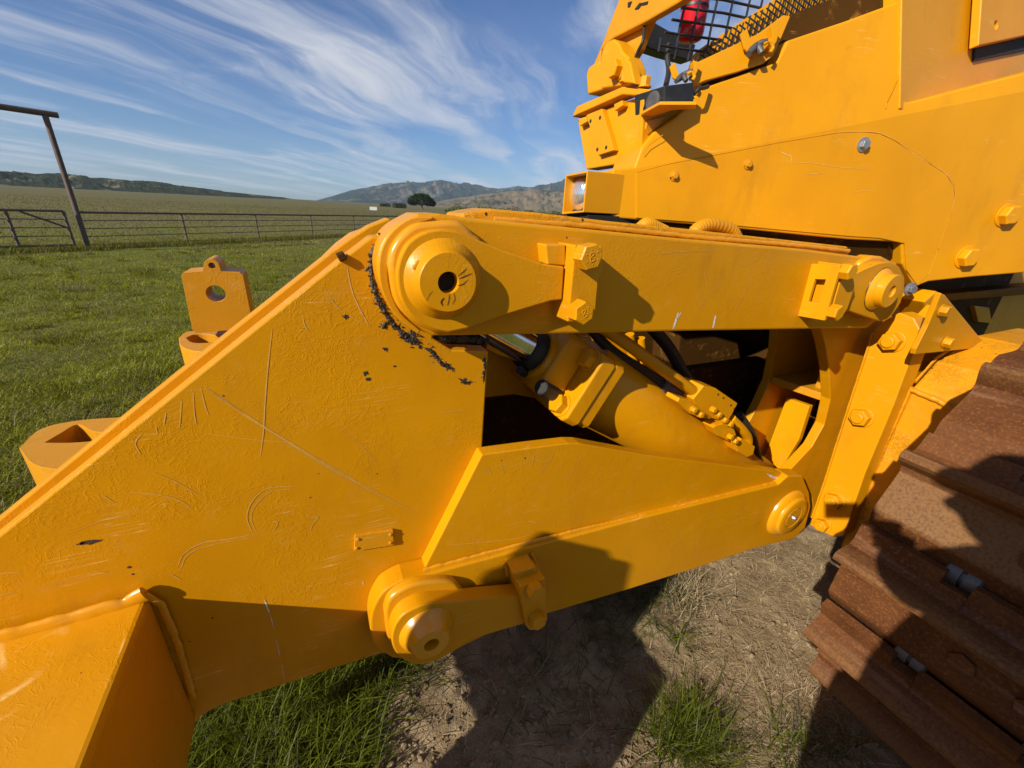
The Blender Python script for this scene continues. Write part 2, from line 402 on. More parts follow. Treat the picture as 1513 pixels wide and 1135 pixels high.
def hill(name, sil, D, mat, base=-.65, depth=.32, rough=.07, seed=0):
    az = []; 
    for (x, y) in sil:
        d = ray(x, y); hl = math.hypot(d.x, d.y); az.append((math.atan2(d.y, d.x), CAMZ + D*d.z/hl))
    az.sort(); A = np.array([a for a, _ in az]); Z = np.array([z for _, z in az])
    n = 340; rows = 22; v = []; f = []
    for i in range(n):
        a = A[0]+(A[-1]-A[0])*i/(n-1); zt = float(np.interp(a, A, Z))
        for j in range(rows+4):
            t = j/rows
            if t <= 1: r = D*(1-depth*(1-t)); hgt = base+(zt-base)*(t**1.15)
            else: r = D*(1+depth*(t-1)*2); hgt = base+(zt-base)*max(0, 1-(t-1)*3.2)
            p = Vector((r*math.cos(a), r*math.sin(a), 0))*(9/D); p.z = seed
            q = noise.fractal(p*3.2, .75, 2.1, 6); q2 = noise.fractal(p*14, .8, 2.1, 4)
            k = math.sin(math.pi*min(1, t)*.93)
            hgt += (zt-base)*(rough*4*q*k*.7 + rough*.35*q2*(.35 if t > .95 else 1))
            if j == 0: hgt = base-6
            v.append((r*math.cos(a), r*math.sin(a), hgt))
    m = rows+4
    for i in range(n-1):
        for j in range(m-1): f.append([i*m+j, (i+1)*m+j, (i+1)*m+j+1, i*m+j+1])
    return mk(name, v, f, mat, smooth=180, kind='structure')
hill('hill_ridge', [(-260,247),(-120,246),(0,252),(40,256),(80,257),(130,262),(180,265),(230,269),(280,276),(330,283),(380,288),(420,292),(450,297)], 1500, M['ridge'], depth=.25, rough=.17)
hill('mountains', [(455,299),(468,296),(500,287),(530,279),(570,272),(597,270),(620,269),(658,267),(690,271),(735,279),(770,277),(800,274),(833,265),(900,262),(1000,270),(1200,300)], 5200, M['mount'], rough=.12, seed=4)
hill('foothills', [(560,304),(620,301),(650,297),(690,291),(740,284),(790,280),(833,283),(900,286),(1000,292),(1200,320)], 2600, M['foot'], rough=.10, seed=9)
hill('low_rise', [(390,297),(430,294),(470,297),(540,301),(600,304)], 900, M['pasture'], rough=.02, seed=2, depth=.4)

# ------------------------------------------------------------------ air
mb = MB(); mb.add(*box_geo((-8500, -1500, -30), (8500, 8800, 480)))
hm, ht = newmat('haze')
pv_ = ht.n('ShaderNodeVolumePrincipled', None, Color=(.62, .80, 1., 1), Density=.00006, Anisotropy=.0)
ht.n('ShaderNodeOutputMaterial', None, Volume=pv_.outputs[0])
mb.build('haze', hm, None, kind='stuff')

# ------------------------------------------------------------------ the bulldozer
DOZ = bpy.data.objects.new('bulldozer', None); COL.objects.link(DOZ); DOZ.location = (0, 0, 0)
DOZ['label'] = 'yellow bulldozer with rear ripper linkage and rusty tracks, filling the foreground'; DOZ['category'] = 'bulldozer'
DOZ.empty_display_size = .3
YP, YL = .85, .79
def ribbon(mb, px, width, plane, off, exact=False):
    """thin paint scratch lying on a surface; plane(x,y)->point, off = small outward vector"""
    pts = curve([plane(*p) for p in px], 7); off = Vector(off)*(1 if exact else 1+.22*(len(mb.f) % 7))
    nrm = off.normalized(); n = len(pts); vs = []; fs = []
    for i, p in enumerate(pts):
        t = (pts[min(i+1, n-1)]-pts[max(i-1, 0)]).normalized(); s = nrm.cross(t)
        w0 = width*(math.sin(math.pi*(i+.6)/(n+.2))**.5)*(.65+.5*abs(noise.noise(p*55)))
        vs += [p+s*w0+off, p-s*w0+off]
        if i: k = 2*i; fs.append([k-2, k, k+1, k-1])
    mb.add(vs, fs)

# --- ripper side plate, nearest to the camera
plate_px = [(-190,945),(0,790),(120,694),(250,588),(400,467),(500,387),(530,364),(548,350),(600,345),(640,400),(640,500),(667,517),(722,519),
            (712,672),(628,838),(650,900),(690,930),(640,960),(590,962),(556,968),(440,1005),(330,1041),(300,1056),(283,1075),(268,1110),(259,1143),Vector((-.60,YP,.56)),Vector((-1.1,YP,.72))]
PLATE = slabY('ripper_side_plate', plate_px, YP, YP+.05, M['plate'], DOZ, bevel=.004)
p2 = [(-190,918),(0,766),(250,562),(488,373),(520,350),(545,334),(575,322),(640,400),(640,520),(560,900),(300,980),Vector((-.9,YP+.105,.5))]
slabY('inner_side_plate', p2, YP+.105, YP+.15, M['plate'], DOZ, bevel=.004)
v, f = slab_geo([onY(x, y, YP+.05) for x, y in [(-190,955),(0,800),(500,400),(548,365),(620,420),(560,700),(0,900)]], (0, .055, 0))
mk('spacer_plate', v, f, M['worn'], DOZ)
# far lug and far plate of the carriage seen past the near one
slabY('carriage_lug', [(380,470),(440,418),(476,386),(500,363),(522,347),(548,338),(577,332),(620,345),(620,470)], 1.24, 1.34, M['plate'], DOZ)
slabY('lug_weld_ring', [(470,405),(485,385),(500,368),(520,352),(545,343),(575,338),(600,345),(600,420)], 1.19, 1.235, M['weld'], DOZ, bevel=.008)
slabY('far_side_plate', [(-190,930),(0,778),(420,437),(500,372),(575,335),(640,400),(560,900),(300,980)], 1.90, 1.96, M['plate'], DOZ)
mb = MB(); mb.add(*box_geo((.30, 1.01, .40), (.36, 1.89, 1.40))); mb.build('sun_block_wall', M['shaded_grimy'], DOZ, bevel=.004)  # added wall hidden behind the plate, keeps the sun out of the interior

# --- beam that runs across behind and towards the camera
bx = [onY(222,878,YP), onY(292,1062,YP), Vector((-.50,YP,.505)), Vector((-.86,YP,.70)), onY(-130,975,YP)]
v, f = slab_geo([p.copy() for p in bx], (0, -.74, 0)); BEAM = mk('ripper_beam', v, f, M['plate'], DOZ, bevel=.012, seg=3)
bead('weld_bead', [onY(-90,958,YP-.012), onY(0,944,YP-.012), onY(110,914,YP-.012), onY(190,893,YP-.012), onY(216,879,YP-.012)], .019, M['weld'], BEAM)
bead('weld_bead', [onY(214,879,YP-.012), onY(238,893,YP-.010), onY(262,950,YP-.008), onY(285,1030,YP-.004)], .007, M['weld'], BEAM)
# the beam on the far side of the plate with shank pockets
bm_ = MB()
def xzY(pts, y0, y1):
    return slab_geo([Vector((x, y0, z)) for x, z in pts], (0, y1-y0, 0))
v, f = xzY([(-.42,.88),(-.62,.80),(-.66,.45),(-.40,.42)], 1.0, 2.3); mk('far_beam', v, f, M['plate'], DOZ, bevel=.012)
# shank pocket (open casting) at left
def pocket(name, outer, inner, Ztop, h):
    o = curve([onZ(x, y, Ztop) for x, y in outer]+[onZ(*outer[0], Ztop)], 5)[:-1]
    i = curve([onZ(x, y, Ztop) for x, y in inner]+[onZ(*inner[0], Ztop)], 4)[:-1]
    vv_, ff = slab_geo(o, (0, 0, -h), [i]); return mk(name, vv_, ff, M['worn'], DOZ, bevel=.022, seg=4)
pocket('shank_pocket', [(28,662),(60,634),(110,622),(170,617),(215,617),(230,645),(160,690),(60,690)], [(66,654),(90,640),(115,627),(140,638),(185,640),(150,650),(105,654)], .985, .26)
pocket('shank_pocket', [(264,499),(276,490),(300,488),(345,478),(372,490),(370,515),(300,520),(268,512)], [(275,499),(288,494),(310,494),(330,500),(310,506),(285,506)], 1.19, .10)
def shank(Y0, Y1, dx=0, dy=0, dz=0):
    c1_ = onY(319, 434, Y0); c2_ = onY(313, 392.5, Y0)
    px = [(288,492),(284,486),(268,408),(271,403),(299,401)]
    pts = [onY(x, y, Y0) for x, y in px]+arcY(c2_, .0185, 168, 22, 9)+[onY(x, y, Y0) for x, y in [(327,401),(354,403),(359,406),(372,470),(365,486)]]
    hole = arcY(c1_, .0245, 0, 345, 20); hole2 = arcY(c2_, .0085, 0, 340, 12)
    off = Vector((dx, dy, dz))
    vv_, ff = slab_geo([p+off for p in pts], (0, Y1-Y0, 0), [[p+off for p in hole], [p+off for p in hole2]])
    return mk('ripper_shank', vv_, ff, M['worn'], DOZ, bevel=.012, seg=3)
SH = shank(1.50, 1.60)
# second shank at the near end of the beam, left of the picture: its shadow falls on the lower link and the soil
t0 = Vector((-.405, .36, 1.187))-SUN*.52
nx0, ny0 = t0.x, t0.y
pts = [t0+Vector((x, 0, z)) for x, z in [(-.14,-.80),(-.14,-.02),(-.12,0),(-.06,0),(-.042,.05),(-.025,.085),(0,.097),(.025,.085),(.042,.05),(.06,0),(.12,0),(.14,-.02),(.14,-.80)]]
v, f = slab_geo(pts, (0, .11, 0), [arcY(t0+Vector((0,0,-.13)), .04, 0, 345, 20), arcY(t0+Vector((0,0,.055)), .018, 0, 340, 12)])
mk('ripper_shank', v, f, M['worn'], DOZ, bevel=.006)

v, f = slab_geo([Vector(p) for p in ((-.66,.11,.62),(-.42,.11,.62),(-.40,.11,.30),(-.34,.11,.08),(-.44,.11,.06),(-.60,.11,.30))], (0, .255, 0)); mk('ripper_tooth', v, f, M['worn'], DOZ, bevel=.008)
slabY('dirt_block', [(497,377),(508,373),(514,383),(503,388)], YP-.012, YP+.02, M['shaded_grimy'], PLATE, bevel=.002)

# --- upper link
UL = slabY('upper_link', cv([(640,497),(606,481),(577,452),(561,418),(557,385),(565,357),(584,335),(606,322),(618,316)])+[(650,316),(700,323),(860,338),(1025,354.5),(1190,368.5),(1270,379),(1326,388),(1328,420),(1300,470),(1282,485),(1000,490),(800,494.5)],
           YL, YL+.105, M['paint'], DOZ, bevel=.007, seg=3)
def pback(x, y): return onY(x, y, YL+.13)
slabY('top_plate', [(683,316),(704,311.5),(726,308.5),(800,315),(900,327),(992,336),(1124,350.5),(1253,364.5),(1256,385),(900,350),(683,335)], YL+.10, YL+.22, M['cast'], UL, bevel=.005)
bead('weld_bead', [onY(x, y, YL+.095) for x, y in [(730,324),(860,333),(1025,350),(1190,363.5),(1255,371)]], .006, M['weld'], UL)
mk('end_rim', *slab_geo([onY(x, y, YL-.004) for x, y in cv([(618,493),(584,466),(563,425),(561,380),(576,346),(606,323),(640,320)])+cv([(640,324),(606,336),(585,357),(574,385),(576,425),(592,462),(622,489)])], (0, .02, 0)), M['weld'], UL, bevel=.003)
cu = onY(655, 412, YL)
wr = [(586+0,0)]
ring_px = [(574,391),(578,368),(592,347),(612,332),(635,328),(671,326),(687,332),(700,345),(715,370),(700,470),(663,493),(630,487),(600,468),(582,440)]
mk('weld_ring', *slab_geo(curve([onY(x, y, YL-.022) for x, y in ring_px]+[onY(*ring_px[0], YL-.022)], 4)[:-1], (0, .03, 0)), M['weld'], UL, bevel=.009, seg=3, smooth=50)
keep_px = cv([(663,491.5),(638,486),(612,471),(594,445),(587,412),(590,386),(602,361),(624,345),(650,339),(676,342),(705,354),(744,370)])+[(806,391),(834,394),(831,443),(815,445),(740,468),(690,486)]
KP = slabY('keeper_plate', keep_px, YL-.040, YL-.015, M['paint'], UL, bevel=.0035)
cb = onY(663, 418, YL-.071)
lathe('pin_boss', (cb.x, YL-.038, cb.z), (0,-1,0), [(.076,-.004),(.071,.004),(.062,.010),(.056,.018),(.054,.027),(.053,.031),(.0508,.033),(.0195,.033),(.019,.030),(.0185,.002)], M['paint'], UL, n=48)
lathe('pin_socket', (cb.x, YL-.040, cb.z), (0,-1,0), [(.0184,.0),(.0184,.006)], M['dark'], UL, n=24)
bead('weld_bead', [onY(x, y, YL-.052) for x, y in [(611,398),(618,388),(627,398),(632,408)]], .005, M['weld'], UL)
mb = MB(); fb_ = lambda x, y: onY(x, y, YL-.0712)
for px, wd_ in [([(676,408),(684,402),(690,396)],.0008),([(678,412),(688,408),(697,404)],.0012),([(675,422),(684,420),(692,412)],.0009),([(664,434),(663,444),(661,452)],.0010),([(656,440),(652,446),(654,452)],.0018),([(670,432),(672,442),(668,450)],.0008),([(640,430),(634,436),(630,445)],.0006)]: ribbon(mb, px, wd_, fb_, (0,-.0004,0))
mb.build('dirt_cracks', M['grease'], UL, kind='stuff', fix=False)
slabY('keeper_tab', [(806,361),(836,361),(836,393),(809,391)], YL-.035, YL+.01, M['weld'], UL, bevel=.003)
slabY('keeper_block', [(850,362),(890,364),(889.5,404),(884.5,411),(880.5,455),(876,476.5),(839,476)], YL-.065, YL+.005, M['paint'], UL, bevel=.0025)
for (x, y, rr, ro) in ((874,380,.0265,.2), (863,463,.025,.55)):
    c = onY(x, y, YL-.093); c = Vector((c.x, YL-.066, c.z)); b = hexbolt('bolt', c, (0,-1,0), rr, .030, M['paint'], UL, rot=ro, washer=False)
    mark_bolt(b, c+Vector((0,-.030,0)), (0,-1,0), rr*.88, LB, ro)
# right-hand clamp and eye of the upper link
pf = [(1246,391),(1259,393),(1262,424),(1252,455),(1240,474),(1222,473)]
pts = [onY(x, y, YL-.06) for x, y in pf]
slabY('keeper_block', [(1249,391),(1260,393),(1263,424),(1253,455),(1241,474),(1225,473)], YL-.074, YL+.002, M['paint'], UL, bevel=.002)
xa, xb = onY(1246,391,YL-.078), onY(1222,473,YL-.078)
def lface(x, y):   # a plane through the clamp's rear-facing side
    nrm = (xa-xb).cross(Vector((0,1,0))).normalized(); return onP(x, y, xa, nrm), nrm
_, nrm = lface(1200, 430)
out = [lface(x, y)[0] for x, y in [(1192,389),(1246,391),(1222,473),(1170,464)]]
hol = [lface(x, y)[0] for x, y in [(1208,412),(1224,412.5),(1213,447),(1198,445.5)]]
if nrm.x > 0: nrm = -nrm
v, f = slab_geo([p+nrm*.013 for p in out], -nrm*.012, [[p+nrm*.013 for p in hol]]); mk('slotted_plate', v, f, M['tank'], UL, bevel=.0015)
bead('weld_bead', [lface(x, y)[0]+nrm*.006 for x, y in [(1195,388),(1184,420),(1170,464)]], .005, M['weld'], UL)
for (x, y, ro) in ((1259,402,.1), (1240,463,.5)):
    c = onY(x, y, YL-.10); hexbolt('bolt', (c.x, YL-.075, c.z), (0,-1,0), .024, .028, M['paint'], UL, rot=ro, washer=False)
eye_px = [(1257,436),(1262,405),(1278,397),(1300,388),(1316,386.5),(1329,394),(1337,410),(1337,428),(1331,448),(1320,464),(1309,473),(1299,475),(1278,468),(1253,459)]
slabY('link_eye', eye_px, YL-.045, YL+.03, M['paint'], UL, bevel=.004, smooth=30)
slabY('eye_shim', [(1268,398),(1274,386),(1290,378),(1305,379),(1322,388),(1330,400),(1310,440),(1275,440)], YL-.015, YL+.03, M['weld'], UL, bevel=.008, smooth=30)
ce = onY(1319, 431, YL-.085)
lathe('pin_boss', (ce.x, YL-.045, ce.z), (0,-1,0), [(.070,-.002),(.067,.006),(.060,.011),(.058,.014),(.054,.016),(.053,.036),(.050,.039),(.019,.039),(.018,.02)], M['weld'], UL, n=40)
lathe('pin_socket', (ce.x, YL-.065, ce.z), (0,-1,0), [(.0175,.0),(.0175,.012)], M['worn'], UL, n=24)

# --- lower link
LL_px = cv([(558,960),(549,945),(547,917),(553,895),(566,875),(582,864),(596,857)])+[(637,847.5),(760,815),(860,789),(961,762),(1150,716),(1165,703),(1186,703),(1196,728),(1198,748),(1190,780),(1173,796.5),(1113,811),(1041,836),(930,871),(810,907),(724,936),(685,955),(655,972),(612,975),(580,973)]
LL = slabY('lower_link', LL_px, YL, YL+.06, M['paint'], DOZ, bevel=.006, seg=3)
WEB = slabY('web_plate', [(628,838),(712,672),(780,662.5),(840,655),(856,655),(958,673),(1126,694),(1154,698),(1154,722),(961,770),(761,815),(628,852)], YL+.022, YL+.06, M['paint'], LL, bevel=.003)
bead('weld_bead', [onY(x, y, YL+.014) for x, y in [(627,843),(700,824),(760,808),(860,783),(961,760),(1060,735),(1150,713)]], .0095, M['weld'], LL)
ring2 = [(568,905),(575,886),(597,870),(625,861),(665,859),(680,868),(690,890),(680,950),(640,975),(600,972),(575,950)]
mk('weld_ring', *slab_geo(curve([onY(x, y, YL-.022) for x, y in ring2]+[onY(*ring2[0], YL-.022)], 4)[:-1], (0, .03, 0)), M['weld'], LL, bevel=.008, seg=3, smooth=50)
arm_px = cv([(672,961),(650,974),(625,982),(603,979),(587,968),(579,950),(581,930),(592,912),(610,900),(633,893),(680,889)])+[(767,879),(775,922),(740,932),(700,944)]
slabY('keeper_arm', arm_px, YL-.062, YL-.018, M['paint'], LL, bevel=.004, smooth=30)
cl_ = onY(637, 951, YL-.10)
lathe('pin_boss', (cl_.x, YL-.060, cl_.z), (0,-1,0), [(.072,-.004),(.068,.006),(.060,.016),(.052,.028),(.048,.038),(.046,.042),(.044,.044),(.019,.044),(.018,.004)], M['weld'], LL, n=44)
lathe('pin_socket', (cl_.x, YL-.062, cl_.z), (0,-1,0), [(.0178,.0),(.0178,.006)], M['dark'], LL, n=24)
slabY('keeper_block', [(768,868),(806,855),(809,916),(797,929),(783,932),(777,925)], YL-.085, YL+.003, M['paint'], LL, bevel=.0025)
slabY('keeper_tab', [(758,848),(792,838),(800,858),(770,866)], YL-.055, YL+.003, M['weld'], LL, bevel=.003)
bead('weld_bead', [onY(x, y, YL-.01) for x, y in [(745,832),(749,840),(750,850)]], .007, M['weld'], LL)
bead('weld_bead', [onY(x, y, YL-.008) for x, y in [(786,818),(790,826),(797,840)]], .004, M['weld'], LL)
for (x, y, ro) in ((794,878,.0), (797,922,.4)):
    c = onY(x, y, YL-.11); hexbolt('bolt', (c.x, YL-.086, c.z), (0,-1,0), .025, .026, M['paint'], LL, rot=ro, washer=False)
cr = onY(1172, 766, YL-.03)
lathe('pin_collar', (cr.x-.01, YL-.001, cr.z+.01), (0,-1,0), [(.115,-.02),(.113,.004),(.105,.014),(.092,.022),(.088,.032),(.085,.034),(.05,.034),(.048,.030),(.046,.034),(.014,.034),(.013,.026)], M['weld'], LL, n=44)
def ring_of(name, c, r, t, par, jag=.35):
    pts = [Vector((c.x+r*math.cos(R(a)), c.y, c.z+r*math.sin(R(a)))) for a in range(0, 361, 8)]
    rad = [t*(1-jag+2*jag*abs(noise.noise(p*45))) for p in pts]
    v, f = tube_geo(pts, rad, 6); mk(name, v, f, M['grease'], par, smooth=60)
ring_of('grime_ring', Vector((cr.x-.01, YL-.0315, cr.z+.01)), .049, .0016, LL)
ring_of('grime_ring', Vector((ce.x, YL-.0465, ce.z)), .069, .0015, UL)
lathe('grease_nipple', (cr.x-.01, YL-.03, cr.z+.01), (0,-1,0), [(.012,.0),(.010,.010),(.006,.016)], M['steel'], LL, n=14)

# --- name plate, blank
q = [onY(x, y, YP-.009) for x, y in [(525,792),(581,784),(582,806),(523,815)]]
v, f = slab_geo(q, (0, .0085, 0)); NP = mk('name_plate', v, f, M['cast'], PLATE, bevel=.001)
for (x, y) in ((529,797),(577,790),(577,802),(527,810)):
    c = onY(x, y, YP-.009); lathe('rivet', c, (0,-1,0), [(.0045,0),(.004,.002),(.002,.003)], M['worn'], NP, n=10)

# --- caked grease along the groove at the upper pin and chips on the plate
def blobs(name, px, spread, n, rmin, rmax, parent, Y):
    pts = resample([onY(x, y, Y) for x, y in px], .004); mbb = MB(); ico = None
    bm = bmesh.new(); bmesh.ops.create_icosphere(bm, subdivisions=1, radius=1); iv = [v.co.copy() for v in bm.verts]; fi = [[v.index for v in q.verts] for q in bm.faces]; bm.free()
    for k in range(int(n*1.5)):
        p = random.choice(pts); c = p+Vector((random.gauss(0, spread), random.uniform(-.002, .002), random.gauss(0, spread)))
        r = rmin*.6+(rmax*1.15-rmin*.6)*random.random()**2.2; el = random.uniform(0, 3.14); ca, sa = math.cos(el), math.sin(el); s1, s2 = random.uniform(.9, 2.0), random.uniform(.4, .9)
        vs_ = []
        for a in iv:
            x, z = a.x*s1*random.uniform(.6, 1.35), a.z*s2*random.uniform(.6, 1.35)
            vs_.append(c+Vector((x*ca-z*sa, a.y*.42*random.uniform(.5, 1.3), x*sa+z*ca))*r)
        mbb.add(vs_, fi)
    return mbb.build(name, M['grease'], parent, kind='stuff')
def smear(name, px, hw, parent, Y, thick=.004):
    pts = resample(curve([onY(x, y, Y) for x, y in px], 5), .0016); n = len(pts); m = 8; vs = []; fs_ = []
    for i, p in enumerate(pts):
        t = (pts[min(i+1, n-1)]-pts[max(i-1, 0)]).normalized(); sd = Vector((-t.z, 0, t.x))
        e = min(1, i/4, (n-1-i)/4)
        wl = hw*e*(.35+.9*abs(noise.noise(p*70))+.9*abs(noise.noise(p*190+Vector((4,0,0))))); wr_ = hw*e*(.25+1.1*abs(noise.noise(p*80+Vector((0,7,0))))+.8*abs(noise.noise(p*210)))
        for k in range(m+1):
            u = -1+2*k/m; q = p+sd*(u*(wl if u < 0 else wr_))
            vs.append(q+Vector((0, -(1-u*u)*thick*(.25+1.3*abs(noise.noise(q*160)))-.0003, 0)))
        if i:
            for k in range(m): a = (i-1)*(m+1)+k; fs_.append([a, a+1, a+m+2, a+m+1])
    return mk(name, vs, fs_, M['grease'], parent, kind='stuff', smooth=180)
smear('grease_smear', [(568,346),(556,365),(549,392),(551,418),(560,444),(571,464),(584,481),(600,497),(612,502)], .0062, PLATE, YP)
smear('grease_smear', [(594,490),(602,500),(612,503),(622,507)], .010, PLATE, YP)
smear('grease_smear', [(628,513),(640,521),(650,535),(660,541),(672,547)], .0055, PLATE, YP)
smear('grease_smear', [(561,478),(568,481),(574,476)], .004, PLATE, YP, .001)
smear('grease_smear', [(676,558),(686,564),(697,566)], .003, PLATE, YP, .001)
smear('grease_smear', [(505,466),(511,469),(515,468)], .004, PLATE, YP, .001)
smear('grease_smear', [(716,526),(717,545),(714,566)], .003, PLATE, YP, .001)
blobs('caked_grease', [(566,352),(553,372),(549,405),(556,432),(566,455),(580,474),(596,490),(610,500)], .0050, 170, .0008, .0034, PLATE, YP)
blobs('caked_grease', [(596,492),(604,502),(610,500),(620,505)], .007, 80, .001, .0042, PLATE, YP)
blobs('caked_grease', [(627,512),(640,520),(650,535),(668,543),(672,548)], .005, 60, .0008, .003, PLATE, YP)
blobs('caked_grease', [(560,478),(566,484),(575,475),(563,482)], .003, 40, .001, .003, PLATE, YP)
blobs('caked_grease', [(683,562),(690,566),(697,565)], .003, 20, .001, .003, PLATE, YP)
blobs('caked_grease', [(716,528),(716,545),(713,560)], .002, 40, .001, .004, PLATE, YP)
blobs('caked_grease', [(645,498),(690,501),(722,503)], .003, 120, .002, .005, PLATE, YP+.01)
def flake(px, Y, mb, off=-.0006):
    c = onY(*px[0], Y); n = 11; r0 = px[1]
    vs = [c+Vector((0, off, 0))]
    for i in range(n):
        t = 2*math.pi*i/n; r = r0*random.uniform(.35, 1.2); vs.append(c+Vector((math.cos(t)*r*px[2], off, math.sin(t)*r)))
    mb.add(vs, [[0, 1+i, 1+(i+1) % n] for i in range(n)])
mb = MB()
for p in [((511,468),.006,1),((540,552),.006,1.5),((134,801),.006,2.6),((120,803),.003,2),((191,838),.004,.7),((196,848),.003,.9),((570,516),.007,1),((545,560),.004,1.6),((583,541),.003,1),((458,735),.002,1),((470,700),.002,1),((557,700),.002,1),((330,585),.002,1)]: flake(p, YP, mb)
mb.build('paint_chips', M['grease'], PLATE, kind='stuff', fix=False)
mb = MB()
fn = lambda x, y: onY(x, y, YP)
W_ = .0009
for px, wd_ in [    ([(402,484),(396,540),(392,590),(389,640),(384,676)],.0013),([(512,392),(520,430),(533,460),(546,482)],.0016),([(478,424),(500,455),(540,481)],.0006),([(262,838),(272,818),(300,802),(340,796),(382,788)],.0012),([(266,842),(278,820),(310,806),(375,793)],.0009),
    ([(438,718),(395,722),(372,742),(365,765),(372,785)],.0012),([(436,722),(400,727),(378,746),(371,766),(378,786)],.0008),([(447,468),(450,480),(456,490)],.001),
    ([(190,727),(240,732),(270,742),(283,752)],.0009),([(225,697),(260,712),(300,735)],.0007),([(150,731),(168,742)],.0009),([(285,580),(287,610),(290,628)],.001),([(268,592),(266,622),(264,632)],.0009),([(296,572),(303,600),(308,614)],.0008),([(245,610),(242,628)],.0009),([(210,640),(200,655),(208,672)],.0009),([(230,630),(232,640)],.0008),
    ([(0,847),(30,845)],.0009),([(0,880),(22,874)],.0010),([(455,766),(470,764),(462,775),(458,785)],.0012),([(400,770),(410,772),(404,786)],.001),([(140,844),(160,846)],.0008),([(252,848),(268,857)],.0009),([(530,452),(535,470)],.0006),([(100,790),(150,770),(200,762)],.0005),([(60,870),(130,850),(170,846)],.0005),([(300,640),(380,650),(450,655)],.0005),([(505,640),(530,655),(560,690)],.0005),([(650,610),(690,606)],.0005),([(590,900),(600,905)],.0006)]:
    ribbon(mb, px, wd_, fn, (0,-.0006,0))
mb.build('scratches', M['scratch'], PLATE, kind='stuff', fix=False)
mb = MB()
for k in range(26):
    t0_, t1_ = sorted((random.random(), random.random())); t1_ = min(1, t0_+.12+.5*(t1_-t0_)); o_ = random.gauss(0, 2.1)
    ribbon(mb, [(300+341*t, 572+203*t+7*math.sin(3.1*t)+o_+random.uniform(-.4, .4)) for t in (t0_, t0_*.66+t1_*.34, t0_*.33+t1_*.67, t1_)], random.uniform(.0005, .0012), fn, (0,-.00030-.000013*k,0), True)
mb.build('long_scrape', M['scrape'], PLATE, kind='stuff', fix=False)
mb = MB()
for px, wd_ in [([(391,886),(394,895),(398,906)],.0022),([(399,908),(402,918),(405,930)],.0010),([(408,945),(414,972)],.0008),([(416,980),(422,1012)],.0006),([(536,858),(537,864)],.0016)]: ribbon(mb, px, wd_, fn, (0,-.0006,0))
mb.build('white_scuffs', M['bare'], PLATE, kind='stuff', fix=False)
mb = MB(); fl_ = lambda x, y: onY(x, y, YL); fw_ = lambda x, y: onY(x, y, YL+.022)
for px, wd_ in [([(1110,395),(1100,430),(1080,470)],.0008),([(1040,400),(1045,425)],.0006),([(960,375),(1010,372),(1060,370)],.0006),([(1120,385),(1090,395)],.0006),([(1060,420),(1020,470)],.0005),([(1080,790),(1070,820)],.0008),([(1036,770),(1030,800),(1034,825)],.0008),([(1100,740),(1085,765),(1072,780)],.0007),([(1130,755),(1110,760)],.0006),([(930,800),(925,830)],.0006),([(1010,770),(1004,800),(1000,820)],.0006)]: ribbon(mb, px, wd_, fl_, (0,-.0006,0))
mb.build('scratches', M['scratch'], UL, kind='stuff', fix=False)
mb = MB()
for px, wd_ in [([(720,690),(725,700),(718,692)],.001),([(740,685),(745,700)],.0009),([(790,672),(785,690)],.0009),([(820,668),(805,690),(800,696)],.0009),([(860,670),(845,700),(835,710)],.0007),([(720,800),(760,796),(790,788)],.0008),([(990,700),(980,710),(970,725)],.0006),([(662,805),(730,800)],.0006),([(890,690),(880,720)],.0005),([(780,770),(792,772)],.0012)]: ribbon(mb, px, wd_, fw_, (0,-.0006,0))
mb.build('scratches', M['scratch'], LL, kind='stuff', fix=False)
mb = MB()
for px, wd_ in [([(1002,462),(998,475),(994,487)],.005),([(1057,466),(1053,485)],.004),([(1006,462),(1000,472)],.003)]: ribbon(mb, px, wd_, fl_, (0,-.0007,0))
ribbon(mb, [(1133,700),(1142,705),(1150,706)], .006, fw_, (0,-.0007,0))
mb.build('white_scuffs', M['bare'], UL, kind='stuff', fix=False)

# --- lift cylinder
YC = 1.035
A_ = Vector((.521, YC, 1.252)); D_ = Vector((1.219, 0, -.736)).normalized()
A_ = onY(772, 508, YC)
B_ = onY(1118, 716, YC); D_ = (B_-A_).normalized(); LEN = (B_-A_).length
CYL = lathe('lift_cylinder', A_, D_, [(.128, .24), (.132, .25), (.132, LEN-.1), (.12, LEN-.06), (.10, LEN)], M['paint'], DOZ, n=56)
lathe('piston_rod', A_, D_, [(.054, -.45), (.054, .08)], M['chrome'], CYL, n=36)
lathe('rod_gland', A_, D_, [(.056, .01), (.062, .014), (.066, .022), (.066, .045), (.060, .06)], M['rubber'], CYL, n=36)
lathe('gland_head', A_, D_, [(.075, .05), (.085, .06), (.090, .09), (.090, .15)], M['paint'], CYL, n=36)
